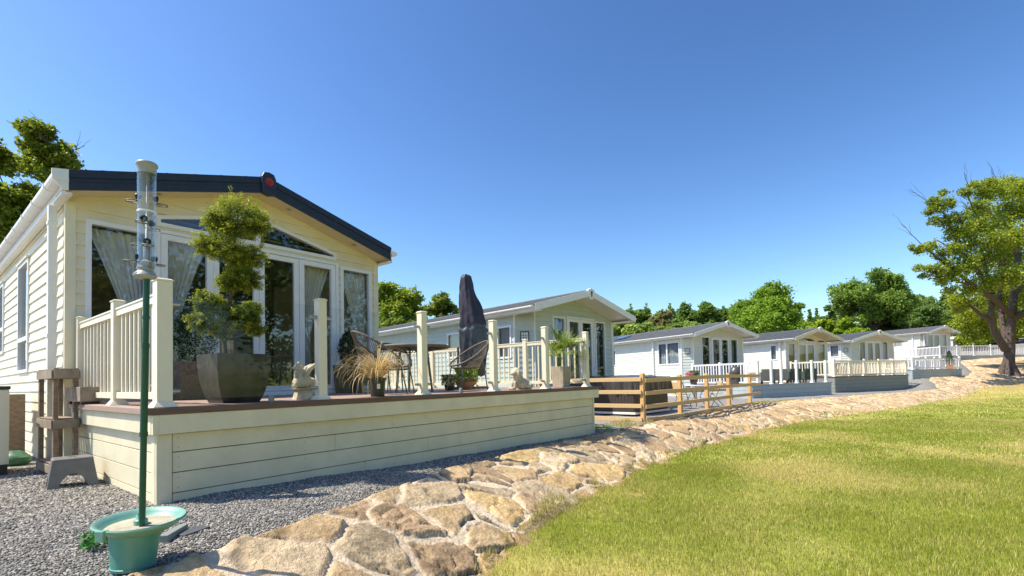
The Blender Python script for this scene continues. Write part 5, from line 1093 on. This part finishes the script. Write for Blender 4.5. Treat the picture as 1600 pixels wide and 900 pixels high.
# ---- pot of dried grass
pg = thing('dried_grass_pot', 'straw-coloured dried grass spilling from a black plastic pot', 'potted plant', (2.38, .13, 0)); pp_ = MB().lathe([(0, .0), (.085, 0), (.10, .20), (.112, .205), (.112, .235), (.098, .235), (.094, .20), (0, .19)], 26).build('black_pot', 'black_pot', pg, smooth=True)
MB().box(-.085, -.04, -.108, -.104, .10, .16).build('plant_label', 'white_plastic', pp_)
def dried():
    r = np.random.default_rng(8); V = []; F = []; C = []; b = 0
    for i in range(300):
        a = r.uniform(0, 6.283); L = r.uniform(.25, .78); up_ = r.uniform(.5, 1.5); w_ = r.uniform(.003, .0065); p = np.array([math.cos(a)*.04*r.uniform(), math.sin(a)*.04*r.uniform(), .2]); d = np.array([math.cos(a)*math.cos(up_), math.sin(a)*math.cos(up_), math.sin(up_)]); side = np.array([-math.sin(a), math.cos(a), 0]); n = 12; c = np.array([.72, .54, .27])*r.uniform(.6, 1.2)
        curl = r.uniform(1.2, 3.6)
        for k in range(n+1):
            t = k/n; wv = w_*(1-t)**.6+.0006; V += [p-side*wv, p+side*wv]; C += [c, c]
            if k < n: F.append((b+2*k, b+2*k+1, b+2*k+3, b+2*k+2))
            p = p+d*L/n; ang = curl*L/n*(.4+1.4*t); hz = math.hypot(d[0], d[1]); th = math.atan2(d[2], hz)-ang*1.4; d = np.array([math.cos(a)*math.cos(th), math.sin(a)*math.cos(th), math.sin(th)])
            if p[2] < .02: p[2] = .02
        b += 2*(n+1)
    npmesh('dried_blades', np.array(V), np.array(F), 'grass_mat', pg, np.array(C))
dried()
# ---- palm in a tall square timber planter
pa = thing('potted_palm', 'small spiky palm in a tall tapered timber pot near the deck far corner', 'potted plant', (6.95, .33, 0)); mb = MB(); mb.frus(0, 0, .0, .42, .125, .15); mb.build('timber_pot', 'wood_planter', pa, bevel=.008)
def fronds(root, c, n, L0, seed, g1, g2, wd=.012, spread=1.0, z0=.42, name='fronds'):
    r = np.random.default_rng(seed); V = []; F = []; C = []; b = 0
    for i in range(n):
        a = r.uniform(0, 6.283); el = r.uniform(.25, 1.5)/spread; L = L0*r.uniform(.6, 1.1); p = np.array([c[0], c[1], z0+r.uniform(0, .15)]); 
        base = p+np.array([math.cos(a)*math.cos(el), math.sin(a)*math.cos(el), math.sin(el)])*L*.55; 
        V += [p+[.004, 0, 0], p-[.004, 0, 0], base]; F.append((b, b+1, b+2, b+2)); C += [g1]*3; b += 3
        for k in range(11):
            aa = a+(k-5)*.22; ee = el*.7+r.uniform(-.15, .15); d = np.array([math.cos(aa)*math.cos(ee), math.sin(aa)*math.cos(ee), math.sin(ee)]); s = np.array([-math.sin(aa), math.cos(aa), 0])*wd*.5; q = base+d*L*.30; e = base+d*L*.55+np.array([0, 0, -.05*L]); col_ = np.array(g1)+(np.array(g2)-np.array(g1))*r.uniform()
            V += [base, q-s, e, q+s]; F.append((b, b+1, b+2, b+3)); C += [col_]*4; b += 4
    npmesh(name, np.array(V), np.array(F), 'leaf', root, np.array(C))
fronds(pa, (0, 0), 46, .72, 4, (.12, .20, .03), (.36, .42, .08), .022)
# ---- flowers behind the chairs
tc_ = thing('flower_bowl', 'terracotta bowl of green and orange plants behind the right chair', 'potted plant', (5.55, 1.62, 0)); MB().lathe([(0, 0), (.10, 0), (.19, .13), (.20, .16), (.18, .16), (.17, .13), (0, .12)], 24).build('bowl', 'terracotta', tc_, smooth=True)
rosette('plants', (0, 0, .14), 900, .23, .30, .026, (.10, .20, .02), (.30, .42, .05), None, None, 12).parent = tc_
rosette('blooms', (0, 0, .15), 160, .2, .10, .02, (.6, .25, .08), (.7, .45, .15), None, None, 13).parent = tc_
ob = thing('potted_bush', 'small round olive bush in a low pot left of the terracotta bowl', 'potted plant', (5.02, 1.55, 0)); MB().lathe([(0, 0), (.08, 0), (.10, .10), (.085, .10), (0, .09)], 20).build('low_pot', 'black_pot', ob, smooth=True); 
rosette('bush', (0, 0, .10), 1800, .16, .20, .013, (.05, .07, .015), (.17, .20, .06), None, None, 14).parent = ob
# ---- rattan bistro set
tb = thing('garden_table', 'round woven rattan table on dark splayed legs, between the chairs on the near deck', 'table', (3.86, 1.18, 0))
MB().lathe([(0, .765), (.56, .765), (.585, .755), (.59, .74), (.58, .72), (.55, .715), (.50, .735), (0, .74)], 48).build('table_top', 'rattan', tb, smooth=True)
mb = MB(); [mb.tube([(math.cos(a)*.52, math.sin(a)*.52, .73), (math.cos(a)*.18, math.sin(a)*.18, .66)], .008, 6) for a in np.linspace(0, 6.283, 25)[:-1]]; mb.build('underside', 'metal_leg', tb)
for a in (.6, 2.17, 3.74, 5.31): MB().tube([(math.cos(a)*.22, math.sin(a)*.22, .72), (math.cos(a)*.30, math.sin(a)*.30, .01)], .019, 10).build('leg', 'metal_leg', tb, smooth=True)
def chair(label, loc, rz, first=None):
    if first: 
        c = copy_tree(first); c.location = loc; c.rotation_euler.z = rz; c['label'] = label; return c
    ch = thing('rattan_chair', label, 'chair', loc, rz, 'woven chairs round the deck table')
    # bowl seat facing -x; back at +x
    def rim(t):   # t angle; hoop that runs low at the front, high at the back
        x, y = -.02+.33*math.cos(t), .30*math.sin(t); k = (math.cos(t)+1)/2; return Vector((x+.10*k**2, y*(1-.12*k), .44+.46*k**1.6+.05*math.sin(t)**2))
    pts = [rim(t) for t in np.linspace(0, 6.283, 41)[:-1]]; MB().tube(pts, .016, 8, closed=True).build('rim', 'rattan', ch, smooth=True)
    def seat(t, s=1): return Vector((-.06+.24*s*math.cos(t), .235*s*math.sin(t), .40-.03*(1-s)))
    mb = MB(); n = 72
    for i in range(n):
        t = 6.283*i/n; a, b_ = rim(t), seat(t); 
        if math.cos(t) > -.75: mb.tube([a, a.lerp(b_, .5)+Vector((.03*math.cos(t), .03*math.sin(t), 0)), b_], .0042, 4, caps=False)
    mb.build('woven_back', 'rattan', ch)
    mb = MB(); mb.lathe([(0, .385), (.21, .39), (.245, .40), (.25, .41), (.235, .415), (.20, .405), (0, .40)], 30, (-.06, 0, 0)); mb.build('seat', 'rattan', ch, smooth=True)
    for x, y, dx, dy in ((-.24, -.19, -.07, -.05), (-.24, .19, -.07, .05), (.12, -.19, .12, -.05), (.12, .19, .12, .05)):
        top_ = .43 if x < 0 else .62; MB().tube([(x if x < 0 else x+.05, y, top_), (x+dx, y+dy, .01)], .011, 8).build('leg', 'metal_leg', ch, smooth=True)
    return ch
cA = chair('woven rattan chair right of the table, its back to the furled parasol', (4.98, 1.02, 0), R(-12))
chair('woven rattan chair left of the table, its hooped back towards the dried grass', (2.98, .90, 0), R(172), cA); chair('woven rattan chair beyond the table, partly hidden by the third glass post', (4.15, 2.05, 0), R(72), cA)
# ---- furled parasol under its dark cover
pr = thing('furled_parasol', 'furled cantilever parasol in a creased dark navy cover, on the near deck', 'parasol', (6.25, 2.25, 0), R(-40))
def cover():
    rows = [(2.46, .060, .0), (2.43, .10, .0), (2.3, .115, .01), (2.15, .13, .02), (1.9, .175, .06), (1.65, .215, .10), (1.4, .245, .13), (1.2, .25, .135), (1.0, .245, .13), (.75, .235, .12), (.5, .225, .11), (.33, .22, .11), (.27, .19, .10)]
    n = 56; V = []; rd = np.random.default_rng(2); 
    zz = np.linspace(2.46, .27, 60); ra = np.interp(-zz, [-r_[0] for r_ in rows], [r_[1] for r_ in rows]); cx = np.interp(-zz, [-r_[0] for r_ in rows], [r_[2] for r_ in rows])
    for z, r_, c in zip(zz, ra, cx):
        for j in range(n):
            a = 6.283*j/n; f = 1+.10*math.sin(5*a+z*2.2)+.06*math.sin(11*a-z*4.0)+.14*(float(vnoise(a*1.6+3+z*1.5, z*4.0, 3))-.5)+.11*(float(vnoise(a*3.2-z*3, z*8, 7))-.5)-(.07 if abs(z-1.33) < .03 else 0)+(.05 if 1.2 < z < 1.3 else 0)
            V.append((c*1.0+r_*f*math.cos(a)*1.15, r_*f*math.sin(a)*.72, z+.015*math.sin(3*a)))
    F = [(i*n+j, i*n+(j+1) % n, (i+1)*n+(j+1) % n, (i+1)*n+j) for i in range(59) for j in range(n)]+[tuple(range(n))[::-1]]
    mb = MB(); mb.add(V, F); return mb.build('fabric_cover', 'cover_fabric', pr, smooth=True)
cv_ = cover(); mb = MB(); mb.tube([(-.22, -.0, .0), (-.2, 0, .9)], .025, 10); mb.tube([(.05, 0, 0), (.05, 0, .6)], .028, 10); mb.build('pole', 'metal_leg', pr, smooth=True); MB().box(-.4, .4, -.3, .3, 0, .05).build('base_plate', 'metal_leg', pr, bevel=.01)
# ---- hot tub behind the timber fence
ht = thing('hot_tub', 'square dark brown hot tub under a black vinyl lid, behind the timber fence', 'hot tub', (11.0, .62, -.84), R(-5))
mb = MB(); mb.box(0, 2.0, 0, 2.1, .05, .92); 
tubm = mb.build('cabinet', 'hot_tub_brown', ht, bevel=.05); mb = MB()
for x in np.arange(.1, 2, .1): mb.box(x-.003, x+.003, -.004, .002, .12, .86)
for y in np.arange(.1, 2.1, .1): mb.box(-.004, .002, y-.003, y+.003, .12, .86)
mb.build('panel_joints', 'lamp_black', tubm); MB().box(-.03, 2.03, -.03, 2.13, 0, .06).build('base', 'white_plastic', ht, bevel=.01)
def lid():
    n = 40; V = []; 
    for i in range(n+1):
        for j in range(n+1):
            x, y = -.04+2.08*i/n, -.04+2.18*j/n; e = min(i, n-i, j, n-j)/n; V.append((x, y, 1.0+.05*min(1, e*8)+.03*math.sin(i*.5)*math.sin(j*.35)*min(1, e*5)))
    F = [(i*(n+1)+j, (i+1)*(n+1)+j, (i+1)*(n+1)+j+1, i*(n+1)+j+1) for i in range(n) for j in range(n)]; mb = MB(); mb.add(V, F)
    # draped skirt with folds
    per = [(-.05+2.1*t, -.05) for t in np.linspace(0, 1, 60)]+[(2.05, -.05+2.2*t) for t in np.linspace(0, 1, 60)][1:]+[(2.05-2.1*t, 2.15) for t in np.linspace(0, 1, 60)][1:]+[(-.05, 2.15-2.2*t) for t in np.linspace(0, 1, 60)][1:-1]
    m_ = len(per); V2 = []
    for k, dz in enumerate((1.02, .86, .64)):
        for i, (x, y) in enumerate(per): f = .018*k*math.sin(i*.55)+.012*k*math.sin(i*1.3); V2.append((x+(f if x < 0 or x > 2 else 0)*(1 if x > 1 else -1), y+(f if y < 0 or y > 2.1 else 0)*(1 if y > 1 else -1), dz+.02*math.sin(i*.3)*(k == 2)))
    mb.add(V2, [(k*m_+i, k*m_+(i+1) % m_, (k+1)*m_+(i+1) % m_, (k+1)*m_+i) for k in range(2) for i in range(m_)]); return mb.build('vinyl_lid', 'hot_tub_cover', ht, smooth=True)
lid()
# ---- little metal table set with flowers
P = at(1090, 596, z=-.12); P = Vector((15.2, 1.3, -.83))
mt = thing('bistro_table', 'small white metal bistro table behind the timber fence', 'table', at(1088, 590, d=16.0)); mt.location.z = -.85
MB().lathe([(0, .70), (.38, .70), (.39, .715), (.38, .73), (0, .73)], 28).build('table_top', 'white_frame', mt, smooth=True)
for a in (.4, 2.5, 4.6): MB().tube([(math.cos(a)*.28, math.sin(a)*.28, .70), (math.cos(a)*.10, math.sin(a)*.10, .35), (math.cos(a)*.32, math.sin(a)*.32, 0)], .012, 8).build('leg', 'metal_leg', mt, smooth=True)
fl = thing('flower_pot', 'brown pot of pink flowers standing on the white bistro table', 'potted plant', (mt.location.x-.12, mt.location.y+.05, -.12)); MB().lathe([(0, 0), (.09, 0), (.13, .22), (.115, .22), (0, .2)], 20).build('clay_pot', 'hot_tub_brown', fl, smooth=True)
rosette('green_leaves', (.05, 0, .20), 500, .17, .26, .03, (.04, .12, .02), (.14, .28, .04), None, None, 22).parent = fl; rosette('pink_blooms', (-.10, .08, .28), 220, .14, .12, .03, (.55, .12, .2), (.8, .35, .4), None, None, 23).parent = fl
def mchair(label, loc, rz, first=None):
    if first: c = copy_tree(first); c.location = loc; c.rotation_euler.z = rz; c['label'] = label; return c
    ch = thing('folding_chair', label, 'chair', loc, rz, 'folding chairs at the bistro table'); MB().box(-.2, .2, -.2, .2, .44, .46).build('seat', 'wood_new', ch, bevel=.01); MB().box(.19, .21, -.2, .2, .62, .84).build('backrest', 'wood_new', ch, bevel=.008)
    for y in (-.21, .21): MB().tube([(-.22, y, 0), (.2, y, .85)], .011, 8).build('leg', 'metal_leg', ch); MB().tube([(.22, y, 0), (-.18, y, .45)], .011, 8).build('leg', 'metal_leg', ch)
    return ch
m1 = mchair('folding metal chair right of the bistro table behind the fence', (mt.location.x+.55, mt.location.y-.4, -.85), R(-50)); mchair('folding metal chair left of the bistro table, beside the hot tub', (mt.location.x-.75, mt.location.y+.25, -.85), R(160), m1)
# ---- furniture on the next deck
def dk_at(px, corner, az, y, z): X = Vector((math.cos(R(az)), math.sin(R(az)), 0)); Y = Vector((-math.sin(R(az)), math.cos(R(az)), 0)); return Vector((corner[0], corner[1], z))+X*lpx(px, corner, az)+Y*y
def sofa(label, px, w, mat, y=.75, h=.72):
    s_ = thing('garden_sofa', label, 'sofa', dk_at(px, C3, -24, y, -.29), R(-24), 'covered seats on the grey deck'); MB().box(-w/2, w/2, -.35, -.28, .14, h).build('backrest', mat, s_, bevel=.03); MB().box(-w/2, w/2, -.28, .40, .14, .42).build('seat', mat, s_, bevel=.03)
    MB().box(-w/2-.1, -w/2-.004, -.34, .40, .14, .58).build('armrest', mat, s_, bevel=.02); 
    for x in (-w/2+.06, w/2-.06):
        for yy in (-.3, .35): MB().box(x-.025, x+.025, yy-.025, yy+.025, 0, .14).build('leg', 'lamp_black', s_)
    return s_
sofa('pale grey covered bench at the left of the grey deck', 1213, 1.0, 'grey_cushion'); sofa('pale grey covered bench in the middle of the grey deck', 1232, 1.15, 'grey_cushion'); sofa('dark green-grey covered chair in the grey deck, left of the pair', 1256, .85, 'green_cushion'); sofa('dark green-grey covered chair at the grey deck right end', 1280, .95, 'green_cushion')
bb = thing('covered_barbecue', 'black crumpled cover over a barbecue at the left end of the grey deck', 'barbecue', dk_at(1176, C3, -24, .9, -.29)-Vector((.0, .0, 0)), R(-24)); MB().ell((0, 0, .55), (.34, .28, .36), 16, 10, noise=.08).build('cover', 'hot_tub_cover', bb, smooth=True); MB().box(-.2, .2, -.18, .18, 0, .5).build('trolley', 'hot_tub_cover', bb, bevel=.02)
# rattan set on the cream-railed deck
rs = thing('rattan_armchair', 'brown rattan armchair behind the cream railings', 'chair', dk_at(1342, C4, -24.5, .9, -.03), R(-24.5), 'armchairs behind the cream railings'); MB().box(-.35, .35, .28, .36, .1, .8).build('backrest', 'rattan', rs, bevel=.04); MB().box(-.35, .35, -.3, .28, .1, .42).build('seat', 'rattan', rs, bevel=.03); MB().box(-.42, -.35, -.3, .36, .1, .6).build('armrest', 'rattan', rs, bevel=.02); MB().box(.35, .42, -.3, .36, .1, .6).build('armrest', 'rattan', rs, bevel=.02)
r2_ = copy_tree(rs); r2_.location = dk_at(1362, C4, -24.5, 1.0, -.03); r2_['label'] = 'second brown rattan armchair, nearer the middle of the cream railings'
# topiary cone on the small deck
tp_ = clipped('small green topiary cone in a terracotta pot at the white railed deck corner', 0, 0, .36, .28, .95, .26, ((.02, .06, .01), (.08, .15, .03)), 'cone', 'terracotta', 41); X5 = Vector((math.cos(R(-37.5)), math.sin(R(-37.5)), 0)); tp_.location = Vector((C5.x, C5.y, .28))+X5*lpx(1483.5, (C5.x, C5.y), -37.5)+Vector((-.1, -.0, 0))
ln = thing('dark_bench', 'long dark covered bench under the windows of the farthest holiday home', 'bench', LD((1455-800)/FPX*49.5, 49.5, 1.48), R(-31)); MB().box(-1.6, 1.6, -.3, .3, .15, 1.15).build('bench_body', 'hot_tub_cover', ln, bevel=.04)
for x in (-1.4, 1.4): MB().box(x-.05, x+.05, -.2, .2, 0, .15).build('leg', 'lamp_black', ln)
